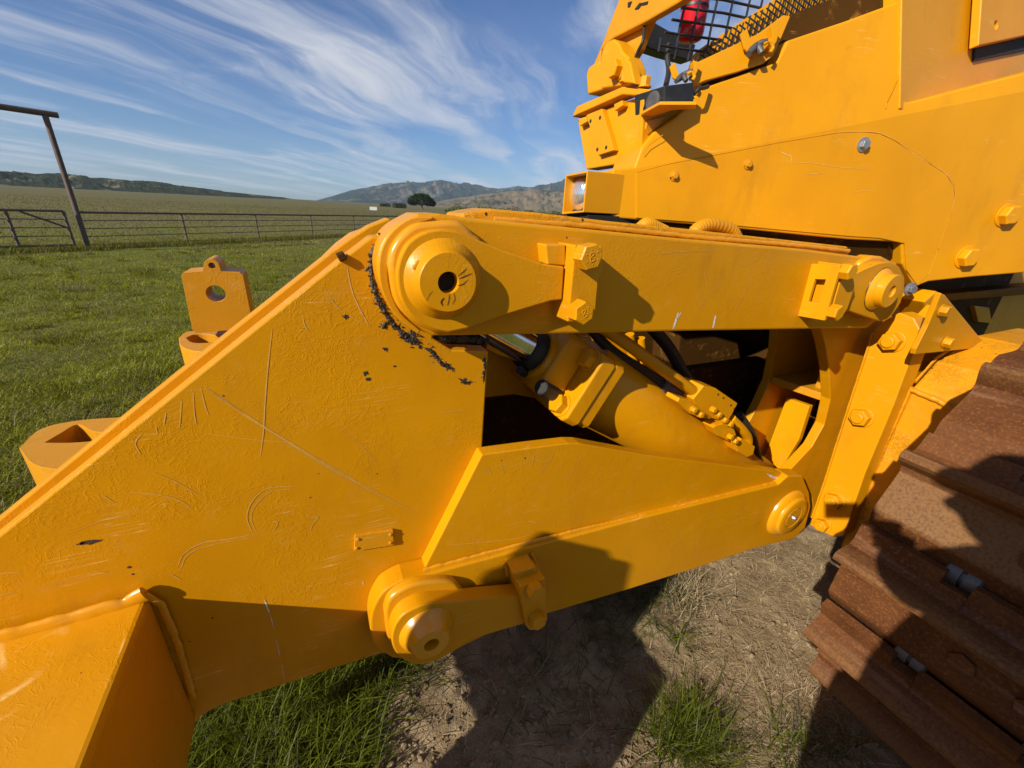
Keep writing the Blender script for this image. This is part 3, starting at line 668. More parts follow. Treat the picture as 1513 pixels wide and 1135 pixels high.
# bolted cap: thick block across the barrel
side = Vector((D_.z, 0, -D_.x))  # perpendicular in XZ
if side.z < 0: side = -side
def blk(name, s0, s1, y0, y1, d0, d1, mat, bev=.012, cut=.016):
    c = A_; pts = []
    pr = [(s0, y0+cut), (s0+cut, y0), (s1-cut, y0), (s1, y0+cut), (s1, y1-cut), (s1-cut, y1), (s0+cut, y1), (s0, y1-cut)]
    pts = [c+side*s+Vector((0, y, 0))+D_*d0 for s, y in pr]
    v, f = slab_geo(pts, D_*(d1-d0)); return mk(name, v, f, mat, CYL, bevel=bev, seg=3)
blk('cap_flange', -.128, .095, -.165, .16, .150, .205, M['paint'], .006)
blk('cap_flange', -.120, .100, -.160, .155, .207, .250, M['paint'], .006)
blk('gland_block', -.10, .10, -.10, .12, .06, .15, M['paint'], .012)
for s, y in ((-.092, -.118), (.062, -.118), (-.09, .12), (.06, .12)):
    c = A_+side*s+Vector((0, y, 0))+D_*.151
    hexbolt('bolt', c, -D_, .030, .030, M['paint'], CYL, washer=True)
    lathe('stud', c-D_*.0, -D_, [(.026, .03), (.026, .10), (.022, .104)], M['dark'], CYL, n=18) if s < 0 and y > 0 else None
c = onY(805, 572, .93); lathe('port_plug', c+Vector((.01, 0, -.012)), Vector((-.75, -.25, .5)), [(.022, -.06), (.022, .035), (.018, .038)], M['rubber'], CYL, n=20)
c = onY(770, 548, .99); lathe('port_plug', c, Vector((-.6, -.5, .5)), [(.012, -.03), (.012, .01)], M['rubber'], CYL, n=16)
# hydraulic lines
YH = .93
pp = [onY(880, 478, YH+.05), onY(915, 500, YH+.03), onY(975, 543, YH), onY(1010, 568, YH-.01), onY(1044, 592, YH-.01)]
tube('hydraulic_pipe', curve(pp, 6), .0195, M['paint'], CYL)
tube('hydraulic_hose', curve([onY(860, 470, YH+.08), onY(900, 515, YH+.07), onY(950, 548, YH+.06), onY(985, 570, YH+.05), onY(1008, 580, YH+.04), onY(1040, 596, YH+.03)], 6), .017, M['rubber'], CYL)
c0, c1_ = onY(982, 569, YH+.035), onY(1022, 587, YH+.03)
lathe('hose_ferrule', c0, c1_-c0, [(.023, 0), (.024, .01), (.024, (c1_-c0).length*.6), (.020, (c1_-c0).length*.62), (.020, (c1_-c0).length)], M['grey'], CYL, n=20)
def pblock(name, px, Y0, Y1, mat, par, bev=.003): return slabY(name, px, Y0, Y1, mat, par, bevel=bev)
FB = pblock('fitting_block', [(1024,590),(1040,570),(1058,574),(1090,596),(1082,612),(1074,625),(1052,618),(1030,606)], YH-.035, YH+.05, M['tank'], CYL)
pblock('fitting_block', [(1001,594),(1004,588),(1020,592),(1040,608),(1052,619),(1042,619),(1020,612)], YH-.055, YH+.0, M['tank'], CYL)
pblock('fitting_block', [(1053,632),(1058,629),(1082,622),(1088,643),(1076,652),(1060,644)], YH-.05, YH+.0, M['tank'], CYL)
pblock('fitting_block', [(1086,656),(1096,648),(1116,660),(1113,672),(1104,676),(1090,668)], YH-.05, YH+.02, M['tank'], CYL)
for (x, y) in ((1024,605),(1034,612),(1053,605),(1061,612),(1070,620),(1078,626),(1078,645),(1085,651)):
    c = onY(x, y, YH-.06); hexbolt('bolt', (c.x, YH-.056, c.z), (0,-1,0), .0105, .016, M['tank'], CYL, washer=True, rot=random.random())
for (x, y) in ((1061,583),(1069,588),(1080,599),(1085,604)):
    c = onY(x, y, YH-.036); lathe('screw', (c.x, YH-.035, c.z), (0,-1,0), [(.004,0),(.004,.0015)], M['rust'], CYL, n=10)
tube('elbow_pipe', curve([onY(1080,618,YH-.01), onY(1096,634,YH-.02), onY(1104,646,YH-.02), onY(1104,658,YH-.02), onY(1096,668,YH-.02)], 6), .018, M['paint'], CYL)
tube('hydraulic_hose', curve([onY(950,470,1.15), onY(985,510,1.15), onY(1003,540,1.14), onY(1025,580,1.12), onY(1040,640,1.1)], 6), .024, M['rubber'], CYL)
tube('hydraulic_hose', curve([onY(1092,612,YH+.05), onY(1110,640,YH+.04), onY(1118,668,YH+.04), onY(1125,690,YH+.04)], 6), .016, M['rubber'], CYL)

# carriage pieces seen below the upper link
slabY('cross_plate', [(716,500),(760,518),(795,555),(808,592),(795,590),(760,583),(716,588)], 1.11, 1.15, M['plate'], DOZ, bevel=.004)
slabY('carriage_rib', [(722,495),(745,505),(775,530),(765,533),(735,524),(718,515)], 1.02, 1.05, M['paint'], DOZ, bevel=.003)
mb = MB()
for (px, Y) in (([(895,500),(915,498),(935,515),(940,545),(930,555),(905,530)],1.5),):
    pass
slabY('carriage_arm', [(870,480),(918,494),(938,520),(938,548),(915,540),(890,520)], 1.45, 1.50, M['paint'], DOZ)
for (x0, x1_, y0, y1) in ((930,938,494,555),(946,952,500,560)):
    tube('hydraulic_pipe', [onY(x0, y0, 1.42), onY(x1_, y1, 1.42)], .022, M['paint'], DOZ)
slabY('valve_block', [(951,540),(975,541),(976,562),(952,556)], 1.38, 1.45, M['paint'], DOZ)

# --- tractor rear: mounting brackets
XF = 2.0
BR = slabY('bracket_plate', [(1207,470),(1218,505),(1225,545),(1227,590),(1218,628),(1200,660),(1172,690),(1160,702),(1200,735),(1205,770),(1258,640),(1300,470)], .885, .925, M['paint'], DOZ, bevel=.003)
FL = slabX('bracket_flange', [(1328,462),(1350,470),(1360,488),(1357,500),(1320,600),(1278,700),(1246,792),(1232,794),(1196,776),(1218,715),(1255,600),(1292,488),(1300,478)], XF, XF+.10, M['tank'], DOZ, bevel=.004)
for (x, y, r_) in ((1315,505,.036),(1270,617,.037),(1230,741,.037),(1213,776,.030)):
    c = onX(x, y, XF-.02); hexbolt('nut', (XF-.001, c.y, c.z), (-1,0,0), r_, .034, M['tank'], FL, stud=True, rot=.35)
bead('weld_bead', [onX(x, y, XF-.004) for x, y in [(1290,492),(1255,598),(1218,713),(1200,765)]], .008, M['weld'], FL)
FBR = slabY('bracket_plate', [(1150,470),(1146,520),(1137,564),(1120,600),(1098,640),(1085,690),(1120,720),(1220,720),(1245,470)], 1.17, 1.21, M['paint'], DOZ, bevel=.003)
sh = [onZ(1137,561,1.02), onZ(1205,578,1.02), onZ(1207,556,1.02), onZ(1190,549,1.02)]
zc = 1.0
pA, pB, pC, pD = onY(1138,563,1.17), onY(1206,580,.93), None, None
zsh = .5*(pA.z+pB.z)
v, f = slab_geo([Vector((pA.x, 1.168, zsh)), Vector((pA.x+.03, .927, zsh)), Vector((pA.x+.35, .927, zsh)), Vector((pA.x+.35, 1.168, zsh))], (0, 0, -.035)); mk('bracket_shelf', v, f, M['worn'], FBR, bevel=.003)
g = [onX(x, y, pA.x+.12) for x, y in [(1162,588),(1196,600),(1180,650),(1150,700),(1120,700)]]
v, f = slab_geo(g, (.03, 0, 0)); mk('gusset', v, f, M['tank'], FBR, bevel=.003)
mb = MB(); mb.add(*box_geo((2.45, .93, .25), (3.4, 2.4, 1.62))); HULL = mb.build('rear_case', M['shaded_grimy'], DOZ, bevel=.02)
c = onY(1075, 540, 1.6)
slabY('case_cover', [(1005,492),(1090,500),(1100,560),(1100,580),(1030,575),(1000,540)], 1.55, 1.75, M['shaded_grimy'], DOZ, bevel=.01)
mb = MB(); mb.add(*box_geo((.40, 1.9, .3), (3.4, 1.97, 1.50))); mb.build('far_link', M['shaded_grimy'], DOZ)
v, f = slab_geo([Vector(p) for p in ((.98,1.20,1.575),(1.98,.90,1.555),(2.10,.90,1.46),(3.4,.52,1.47),(3.4,2.4,1.575),(.98,2.4,1.575))], (0, 0, .02)); mk('tank_shade_floor', v, f, M['shaded_grimy'], DOZ)  # outline extended outwards so that it shades the interior
mb = MB(); mb.add(*box_geo((.365, 1.36, .28), (2.2, 1.42, .92))); mb.build('shade_backing', M['shaded_grimy'], DOZ, bevel=.01)  # added slab closing the opening, its dark colour imitates shade

# --- guard casting beside the track and small triangular bracket
GX = 2.085
rz = onX(1338, 569, GX).z
v, f = xzY([(GX,.22),(GX,rz),(GX+.10,rz+.10),(GX+.34,rz+.185),(GX+.75,rz+.19),(GX+.75,.2)], .40, .692); GC = mk('guard_casting', v, f, M['cast'], DOZ, bevel=.012, seg=3)
bead('weld_bead', [Vector((GX-.004, .69, rz-.01)), Vector((GX-.002, .60, rz-.02)), Vector((GX-.004, .50, rz-.06)), Vector((GX, .42, rz-.09))], .011, M['cast'], GC)
bead('weld_bead', [Vector((GX+.002, .693, .3)), Vector((GX+.002, .693, rz))], .012, M['cast'], GC)
bead('weld_bead', [Vector((GX+.01, .694, rz+.02)), Vector((GX+.10, .694, rz+.11)), Vector((GX+.33, .694, rz+.182))], .009, M['cast'], GC)
slabY('frame_plate', [(1344,590),(1350,530),(1356,498),(1366,470),(1384,452),(1396,500),(1445,512),(1470,520),(1400,540)], .74, .77, M['paint'], DOZ)
TB = slabY('triangle_bracket', [(1391,433),(1398,438),(1459,512),(1450,514),(1352,524),(1354,516),(1372,480)], .655, .672, M['paint'], DOZ, bevel=.003)
for (x, y) in ((1404,461),(1409,508)):
    c = onY(x, y, .63); hexbolt('bolt', (c.x, .654, c.z), (0,-1,0), .018, .022, M['paint'], TB, rot=.2)
mb = MB(); mb.add(*box_geo((2.06, .95, .9), (9., 1.01, 1.60))); mb.build('inner_frame_wall', M['worn'], DOZ)
slabY('hose_clip', [(1440,452),(1462,455),(1466,478),(1446,476)], .91, .94, M['paint'], DOZ)
slabY('frame_block', [(1366,446),(1384,430),(1398,436),(1392,462),(1372,480)], .80, .90, M['paint'], DOZ, bevel=.006)
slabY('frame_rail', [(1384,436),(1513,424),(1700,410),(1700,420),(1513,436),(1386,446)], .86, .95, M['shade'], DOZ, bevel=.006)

# --- fuel tank with its flared side
N1 = Vector((-.287, -.958, 0)).normalized(); T0 = Vector((.75, 1.25, 1.6))
def TP(x, y, off=0.): return onP(x, y, T0+N1*off, N1)
cA, cB = TP(938, 247), TP(1345, 168)
q2 = TP(1150, 92, -.045); N2 = (cB-cA).cross(q2-cA).normalized()
if N2.y > 0: N2 = -N2
K0 = cA.lerp(cB, .5)
def TU(x, y, off=0.): return onP(x, y, K0+N2*off, N2)
cC = cA+(cB-cA)*1.9
low = [TP(905,322), TP(1060,335), TP(1253,354), TP(1332,358), TP(1333,390), TP(1352,424), TP(1372,416), TP(1440,409), TP(1600,396), cC, cB, cA, TP(905,250)]
up = [cA, TU(948,218), TU(966,196), TU(1010,163), TU(1037,131), TU(1090,112), TU(1148,92), TU(1164,60), TU(1250,31), TU(1337,-1), TU(1336,60), TU(1331,140), TU(1335,148), TU(1342,151), TU(1352,149), TU(1430,129), TU(1660,70), cC, cB]
mb = MB()
back = Vector((.06, .20, 0))
for pl in (low, up):
    v, f = slab_geo(pl, back); mb.add(v, f)
bm = bmesh.new(); me_ = bpy.data.meshes.new('tmp'); me_.from_pydata(mb.v, [], mb.f); bm.from_mesh(me_)
bmesh.ops.remove_doubles(bm, verts=bm.verts, dist=.0005)
dup_ = [e for e in bm.edges if len(e.link_faces) > 2]
kill = set()
for e in dup_:
    for fc in e.link_faces:
        if len(fc.verts) == 4 and all((v_.co-cA).cross(cB-cA).length < .35*(cB-cA).length for v_ in fc.verts):
            if all(any((v_.co-(a+b)).length < .001 for a in (cA, cB, cC) for b in (Vector((0,0,0)), back)) for v_ in fc.verts): kill.add(fc)
bmesh.ops.delete(bm, geom=list(kill), context='FACES')
mb = MB(); bm.verts.index_update(); mb.v = [tuple(v_.co) for v_ in bm.verts]; mb.f = [[v_.index for v_ in fc.verts] for fc in bm.faces]; bm.free(); bpy.data.meshes.remove(me_)
TANK = mb.build('fuel_tank', M['tank'], DOZ, bevel=.006, seg=3)
# access cover on the lower panel, a thin raised sheet
cov = [TP(x, y, .004) for x, y in [(940,322),(940,256),(985,244),(1150,212),(1240,197),(1275,195.5),(1300,198),(1320,208),(1372,242),(1398,258),(1409,276),(1410,292),(1392,350),(1372,405),(1356,422),(1340,400),(1337,360),(1300,352),(1253,349),(1060,331)]]
v, f = slab_geo(cov, -N1*.0039); CV = mk('side_cover', v, f, M['tank'], TANK, bevel=.0012)
seam = [(940,256),(985,244),(1150,212),(1240,197),(1275,195.5),(1300,198),(1320,208),(1372,242),(1398,258),(1409,276),(1410,292),(1392,350),(1372,405),(1356,422)]
mb = MB(); pts_ = [TP(x, y, .0012)-N1*0 for x, y in seam]
mb.add(*tube_geo(resample([TP(x+(1.2 if i > 5 else 0), y-1.2, .0004) for i, (x, y) in enumerate(seam)], .02), .0016, 6)); mb.build('cover_seam', M['worn'], TANK)
mb = MB()
for px, wd_ in [([(1238,196),(1275,194.5),(1302,197.5),(1322,208)],.0008),([(1330,213),(1352,228),(1372,241)],.0010),([(1376,243),(1398,257),(1409,274)],.0012),([(1410,276),(1411,292),(1404,318)],.0010)]: ribbon(mb, px, wd_, lambda x, y: TP(x, y, .004), tuple(N1*.0008))
mb.build('edge_wear', M['scratch'], TANK, kind='stuff', fix=False)
def screw(x, y, r, mat, plane=TP, parent=TANK, hexa=True, off=.004):
    c = plane(x, y, off)
    lathe('washer', c, N1, [(r*1.5, 0), (r*1.5, .003), (r*1.2, .004)], mat, parent, n=20)
    if hexa: hexbolt('screw', c+N1*.003, N1, r, r*.9, mat, parent, washer=False, rot=random.random())
screw(1275,214,.015,M['steel'],parent=CV); screw(1105,243,.010,M['worn'],parent=CV); screw(996,260,.010,M['worn'],parent=CV); screw(1344,427,.017,M['steel'],parent=CV)
for (x, y) in ((1485,318),(1425,380)):
    c = TP(x, y, .0); hexbolt('bolt', c, N1, .036, .03, M['tank'], TANK, rot=.1, washer=True)
mb = MB()
for px, wd_ in [([(1153,224),(1160,228),(1169,232),(1168,243)],.0022),([(1168,242),(1200,241),(1240,247),(1288,250)],.0010),([(1190,258),(1220,255)],.0010),([(1260,284),(1292,280)],.0008),([(1240,268),(1250,258)],.0008),([(1252,35),(1258,26)],.001),([(1330,265),(1360,245)],.0005),([(985,262),(975,268)],.0006)]:
    ribbon(mb, px, wd_, lambda x, y: TP(x, y, .004), tuple(N1*.0007))
mb.build('scratches', M['scratch'], TANK, kind='stuff', fix=False)
# paint runs at the corner of the box
bead('weld_bead', [TU(x, y, .003) for x, y in [(1330,100),(1326,118),(1318,136),(1310,152),(1309,160)]], .0018, M['tank'], TANK)
bead('weld_bead', [TP(x, y, .003) for x, y in [(950,228),(958,215),(970,206),(985,196)]] , .0016, M['weld'], TANK)
# shallow box at upper right
e_p = TU(1338, 0)-TU(1332, 146); NP_ = e_p.cross(Vector((1,0,0))).normalized()
if NP_.y > 0: NP_ = -NP_
P0_ = TU(1333, 146, .003)
def BP(x, y, off=0.): return onP(x, y, P0_+NP_*off, NP_)
v, f = slab_geo([BP(x, y) for x, y in [(1334,-70),(1330,160),(1345,170),(1700,120),(1700,-90)]], -NP_*.05); BOX = mk('side_panel', v, f, M['paint'], TANK, bevel=.003)
v, f = slab_geo([BP(x, y, .008) for x, y in [(1447,-30),(1440,90),(1640,48),(1640,-30)]], -NP_*.007); mk('panel_shade_slab', v, f, M['dark'], BOX)  # dark slab wider than the hinge plate, paints in its shadow band
hc = BP(1472, 37, .034); ux = Vector((1,0,0)); uz = ux.cross(NP_)
v, f = slab_geo([BP(x, y, .034) for x, y in [(1453,-30),(1446,67),(1640,25),(1640,-40)]], -NP_*.025, [[hc+(ux*math.cos(2*math.pi*k/18)+uz*math.sin(2*math.pi*k/18))*.014 for k in range(18)]])
mk('hinge_plate', v, f, M['tank'], BOX, bevel=.003)
# flange strip with latches along the tank top
strip = [TU(x, y, -.05) for x, y in [(1005,175),(1016,128),(1042,106),(1150,62),(1172,20),(1345,-45),(1350,20),(1164,90),(1140,125),(1040,160)]]
v, f = slab_geo(strip, -N2*.02); mk('recess_shade_slab', v, f, M['shaded_grimy'], TANK)  # dark slab in the gap, recess shadow put into its colour
slabY('post_web', [(952,146),(1000,140),(1030,136),(1012,172),(968,204),(946,240)], 1.205, 1.225, M['tank'], TANK)
fs = [TU(x, y, .012) for x, y in [(1022,128),(1042,119),(1090,106),(1130,92),(1143,82),(1152,62),(1168,24),(1158,22),(1120,50),(1060,78),(1030,92)]]
v, f = slab_geo(fs, -N2*.012); mk('latch_strip', v, f, M['tank'], TANK, bevel=.002)
for (x, y, s_) in ((1118,66,1.0),(1008,110,.75)):
    c = TU(x, y, .03); Lp = MB()
    a1 = [c+Vector((.0,0,.0))]
    def bar(p, q, r_): Lp.add(*tube_geo([p, p.lerp(q, .5), q], [r_*.7, r_, r_*.8], 8))
    e1 = TU(x+16, y-6, .04); e2 = TU(x-12*s_, y+14*s_, .045); e3 = TU(x+8*s_, y+13*s_, .045)
    bar(e1, c, .009*s_); bar(c, e2, .011*s_); bar(c, e3, .011*s_)
    Lp.build('wing_nut', M['grey'], TANK, smooth=60)
    tab = [TU(x+q[0]*s_, y+q[1]*s_, .028) for q in ((-24,-16),(-14,-24),(-8,-4),(2,10),(-8,16),(-18,6))]
    v, f = slab_geo(tab, -N2*.006); mk('latch_tab', v, f, M['tank'], TANK, bevel=.001)
    tab = [TU(x+q[0]*s_, y+q[1]*s_, .035) for q in ((22,-28),(34,-24),(30,-6),(22,8),(18,2),(24,-12))]
    v, f = slab_geo(tab, -N2*.02); mk('latch_tab', v, f, M['tank'], TANK, bevel=.001)
    hook = curve([TU(x+q[0]*s_, y+q[1]*s_, .04) for q in ((10,0),(18,-4),(24,4),(20,12))], 5); tube('latch_hook', hook, .005, M['tank'], TANK, n=8)
# screen guard behind the strip: yellow panel with a dark diamond mesh
def GP(x, y, off=0.): return onP(x, y, K0+Vector((.0,.13,0))+N2*off, N2)
gpx = [(1022,100),(1030,75),(1120,15),(1200,-40),(1420,-140),(1420,-60),(1200,20),(1160,60),(1060,110)]
v, f = slab_geo([GP(x, y) for x, y in gpx], -N2*.03); GRD = mk('screen_panel', v, f, M['tank'], TANK)
mb = MB()
gx = (GP(1300,-40)-GP(1030,88)).normalized(); gy = N2.cross(gx); 
if gy.z < 0: gy = -gy
o0 = GP(1030, 88, .018)
gpoly = [((p-o0).dot(gx), (p-o0).dot(gy)) for p in (GP(x, y, .018) for x, y in [(1022,100),(1036,72),(1120,15),(1200,-40),(1400,-130),(1400,-65),(1200,18),(1150,60),(1060,108)])]
def inside(a, b):
    c = False; n = len(gpoly)
    for i in range(n):
        (x1, y1), (x2, y2) = gpoly[i], gpoly[i-1]
        if (y1 > b) != (y2 > b) and a < (x2-x1)*(b-y1)/(y2-y1)+x1: c = not c
    return c
for k in range(-40, 70):
    for sg in (1, -1):
        run = []
        for m in range(-40, 61):
            a, b = k*.022+m*.0075*sg, m*.01
            ok_ = inside(a, b)
            if ok_: run.append(o0+gx*a+gy*b)
            if run and (not ok_ or m == 60):
                if len(run) > 1: mb.add(*tube_geo([run[0], run[-1]], .0026, 5))
                run = []
mb.build('guard_mesh', M['black'], TANK, kind='stuff')
# rope-like black screen behind the extinguisher
mb = MB()
def SP(x, y): return onY(x, y, 1.275)
def wire(px):
    run = []
    for k in range(61):
        t = k/60*(len(px)-1); a = min(int(t), len(px)-2); u = t-a
        x, y = px[a][0]+(px[a+1][0]-px[a][0])*u, px[a][1]+(px[a+1][1]-px[a][1])*u
        ok_ = x > 1012-(y+2)*.62 and y < 88-(x-1010)*.62+10 and x > 972
        if ok_: run.append(SP(x, y))
        if run and (not ok_ or k == 60):
            if len(run) > 2: mb.add(*tube_geo(run[::3] if len(run) > 8 else run, .0038, 6))
            run = []
for i in range(9): x = 962+i*23+random.uniform(-3, 3); wire([(x+16, -40), (x+5, 5), (x-4, 45), (x-12, 90)])
for j in range(6): y = -30+j*20+random.uniform(-2, 2); wire([(930, y-12), (1000, y+1), (1070, y+10), (1170, y+32)])
mb.build('window_screen', M['black'], DOZ, kind='stuff')
slabY('cab_sill', [(958,28),(1000,52),(1028,66),(1022,90),(985,80),(950,68),(948,58)], 1.58, 1.64, M['black'], DOZ)

# --- canopy post foot and leg
XP = 1.05
PB = slabX('post_base', [(853,176),(932,147),(951,143),(941,236),(905,244),(866,250.5)], XP, XP+.06, M['tank'], DOZ, bevel=.005)
slabX('post_flange', [(845,173),(852,157),(919,128),(960,132),(957,142),(919,140)], XP-.03, XP+.03, M['tank'], PB, bevel=.004)
slabX('mount_plate', [(866,170),(889,160.5),(907,222),(884,229.5)], XP-.022, XP-.001, M['tank'], PB, bevel=.002)
for (x, y) in ((872,179),(886,174),(882,221),(895,218)):
    c = onX(x, y, XP-.024); lathe('screw_hole', (XP-.0225, c.y, c.z), (-1,0,0), [(.0065,-.002),(.0065,.0006)], M['dark'], PB, n=14)
for q in ([(907,154),(919,148),(920,156),(908,164)], [(854,176),(866,172),(867,180),(857,186)]): slabX('stop_tab', q, XP-.025, XP, M['tank'], PB, bevel=.002)
slabX('clevis_lug', [(868,140),(866,112),(869,100),(877,94),(888,92),(898,98),(903,110),(903,128)], XP+.02, XP+.13, M['tank'], PB, bevel=.006, smooth=30)
slabX('clevis_lug', [(887,131),(886,100),(890,72),(897,62),(906,57),(914,64),(919,76),(928,84),(934,98),(938,124)], XP-.01, XP+.05, M['tank'], PB, bevel=.006)
slabX('clevis_lug', [(920,122),(921,90),(925,86),(931,92),(938,124)], XP-.05, XP-.015, M['tank'], PB, bevel=.004)
c = onX(911, 103, XP-.02); hexbolt('bolt', (XP-.011, c.y, c.z), (-1,0,0), .028, .03, M['tank'], PB, rot=.1)
for (x, y, r_) in ((924,118,.018),(952,126,.018)):
    c = onX(x, y+4, XP-.01); hexbolt('bolt', c, (0,0,1), r_, .03, M['tank'], PB, rot=.5)
LEG = slabX('canopy_leg', [(868,118),(878,92),(891,60),(918,-12),(1040,-40),(1012,-2),(1000,6),(955,32),(906,57),(900,62),(888,75),(886,100)], XP+.03, XP+.060, M['worn'], DOZ, bevel=.006)
slabX('leg_gusset', [(906,58),(950,33),(962,26),(952,50),(944,72),(934,88),(920,84),(912,70)], XP+.062, XP+.09, M['worn'], LEG)
tube('power_cable', curve([onX(952,38,XP+.05), onX(950,60,XP+.03), onX(943,75,XP+.03), onX(936,92,XP+.03)], 5), .005, M['rubber'], LEG, n=8)
c0 = onX(932, 10, XP+.028)
mb = MB()
for q in ([(928,4),(934,2),(931,10),(928,11)], [(938,14),(946,4),(949,6),(944,13)], [(947,5),(958,2),(957,6),(949,8)]):
    v, f = slab_geo([onX(x, y, XP+.029) for x, y in q], (-.002, 0, 0)); mb.add(v, f)
mb.build('stencil_marks', M['dark'], LEG)
# work lamp in its hood
XLm = .80
y0 = onX(833, 285, XLm).y; y1 = onX(865, 285, XLm).y
zt, zb = onX(865, 252.5, XLm).z, onX(865, 314, XLm).z
mb = MB(); th = .008; dl = .17
out = [Vector((XLm, y0, onX(833,259,XLm).z)), Vector((XLm, y1, zt)), Vector((XLm, y1, zb)), Vector((XLm, y0, onX(834,317,XLm).z))]
cen = sum(out, Vector())/4; inn = [cen+(p-cen)*.90 for p in out]
v, f = slab_geo(out, (dl, 0, 0), [inn]); LAMP = mk('work_lamp', v, f, M['tank'], DOZ, bevel=.002)
v, f = slab_geo([Vector((XLm+dl-.02, p.y, p.z)) for p in inn], (.01, 0, 0)); mk('hood_back', v, f, M['paint'], LAMP)
cL = onX(852, 286, XLm+.03)
lathe('bezel', cL+Vector((.10,0,0)), (-1,0,0), [(.04,0),(.055,.02),(.062,.06),(.064,.085),(.062,.092),(.057,.094),(.056,.088)], M['black'], LAMP, n=36)
m_, t_ = newmat('lamp_glass'); co_ = t_.n('ShaderNodeTexCoord').outputs['Object']
wv = t_.n('ShaderNodeTexWave', {'bands_direction': 'Y'}, Vector=co_, Scale=40.).outputs['Fac']
bs_ = t_.n('ShaderNodeBsdfPrincipled', None, Base_Color=(.82, .82, .80, 1), Roughness=.12, Metallic=.85)
bp_ = t_.n('ShaderNodeBump', None, Strength=.25, Distance=.004, Height=wv); t_.t.links.new(bp_.outputs[0], bs_.inputs['Normal'])
t_.n('ShaderNodeOutputMaterial', None, Surface=bs_.outputs[0])
lathe('lens', cL+Vector((.10,0,0)), (-1,0,0), [(.0555,.086),(.045,.098),(.03,.105),(.012,.109)], m_, LAMP, n=36)
mb = MB(); mb.add(*box_geo((XLm+.02, y1-.0, zb-.04), (XLm+.3, y0, zb-.006))); mb.build('lamp_bracket', M['dark'], LAMP)
v, f = slab_geo([Vector((XLm+dl, y1-.001, zt)), Vector((XLm+dl+.13, y1-.001, zt+.004)), Vector((XLm+dl+.13, y1-.001, zb)), Vector((XLm+dl, y1-.001, zb))], (0, .12, 0)); mk('lamp_mount', v, f, M['tank'], LAMP, bevel=.003)
# black horn box on its shelf
YB = 1.12
HB = slabY('horn_box', [(982,127),(1025,121.5),(1025,154),(994,157),(982,160)], YB, YB+.13, M['black'], DOZ, bevel=.002)
f1 = [onX(x, y, onY(982,143,YB).x) for x, y in [(950,143),(982,127),(982.5,160),(950,170.5)]]
gi = lambda u, w2: f1[0].lerp(f1[1], u).lerp(f1[3].lerp(f1[2], u), w2)
hol = [[gi(a, b), gi(c_, b), gi(c_, d), gi(a, d)] for a, c_, b, d in ((.06,.30,.1,.42),(.06,.30,.56,.92),(.70,.94,.1,.42),(.70,.94,.56,.92),(.38,.62,.06,.2),(.38,.62,.8,.94))]
v, f = slab_geo(f1, (.03, 0, 0), hol); mk('horn_grille', v, f, M['black'], HB)
lathe('horn_disc', gi(.5, .5)+Vector((-.001,0,0)), (-1,0,0), [(.028,-.01),(.028,.004),(.020,.006),(.012,.004)], M['grey'], HB, n=24)
shf = [onZ(x, y, onY(994,158,YB).z-.006) for x, y in [(947,174),(994,158),(1028,156),(1030,150),(975,150),(948,165)]]
v, f = slab_geo(shf, (0, 0, -.008)); mk('horn_shelf', v, f, M['tank'], HB, bevel=.001)
slabY('shelf_bracket', [(956,178),(985,170),(975,186),(958,199),(954,190)], YB+.08, YB+.1, M['paint'], HB)
tube('horn_cable', curve([onY(988,66,1.3), onY(986,85,1.28), onY(988,105,1.25), onY(984,126,1.2)], 5), .008, M['rubber'], HB, n=8)
tube('horn_cable', curve([onY(1025,140,YB+.01), onY(1032,132,YB), onY(1040,130,YB+.01), onY(1046,128,YB+.02)], 5), .006, M['rubber'], HB, n=8)
# corrugated hose humps behind the upper link
for (xa_, xb_, yt, yb_, Yh) in ((1022,1088,327,345,1.02),(938,982,327,336,1.05)):
    path = curve([onY(xa_, yb_+8, Yh), onY(xa_+8, yt+12, Yh), onY((xa_+xb_)/2-4, yt+5, Yh), onY(xb_-10, yt+12, Yh), onY(xb_, yb_+8, Yh)], 22)
    rad = [.0205+.0010*math.sin(i*1.5) for i in range(len(path))]
    v, f = tube_geo(path, rad, 14); mk('corrugated_hose', v, f, M['worn'], DOZ, smooth=60)

# --- rusty track
TC = Vector((1.89, 0, .68)); RB = .628; YI, YO = .40, -.24
def shoe_mesh():
    prof = [(0,0),(.050,.002),(.064,.014),(.072,.060),(.078,.072),(.088,.077),(.099,.074),(.105,.060),(.110,.020),(.124,.003),(.160,0),(.238,-.001),(.250,-.006),(.286,-.040),(.280,-.060),(.225,-.026),(0,-.024)]
    cutp = [(.032,.001)]+prof[1:-1]+[(.032,-.024)]
    segs = [(YI, .222, 0), (.222, .172, 1), (.172, -.01, 0), (-.01, -.06, 1), (-.06, YO, 0)]
    mb_ = MB(); L = .285
    for a, b, c_ in segs:
        P_ = cutp if c_ else prof; n = len(P_)
        vs = [Vector((s-L/2, a, q)) for s, q in P_]+[Vector((s-L/2, b, q)) for s, q in P_]
        fs_ = [[i, (i+1) % n, n+(i+1) % n, n+i] for i in range(n)]
        k = segs.index((a, b, c_))
        fs_.append(list(range(n))); fs_.append([n+i for i in reversed(range(n))])
        mb_.add(vs, fs_)
    me = bpy.data.meshes.new('track_shoe'); me.from_pydata(mb_.v, [], mb_.f)
    bm = bmesh.new(); bm.from_mesh(me); bmesh.ops.remove_doubles(bm, verts=bm.verts, dist=.0002)
    bmesh.ops.recalc_face_normals(bm, faces=bm.faces); bm.to_mesh(me); bm.free()
    at = me.attributes.new('dust', 'FLOAT', 'POINT')
    at.data.foreach_set('value', [(.55 if v_.co.z > .058 else .0) for v_ in me.vertices]); me.materials.append(M['rust']); return me
sm = shoe_mesh()
sm2 = sm.copy(); at = sm2.attributes['dust']
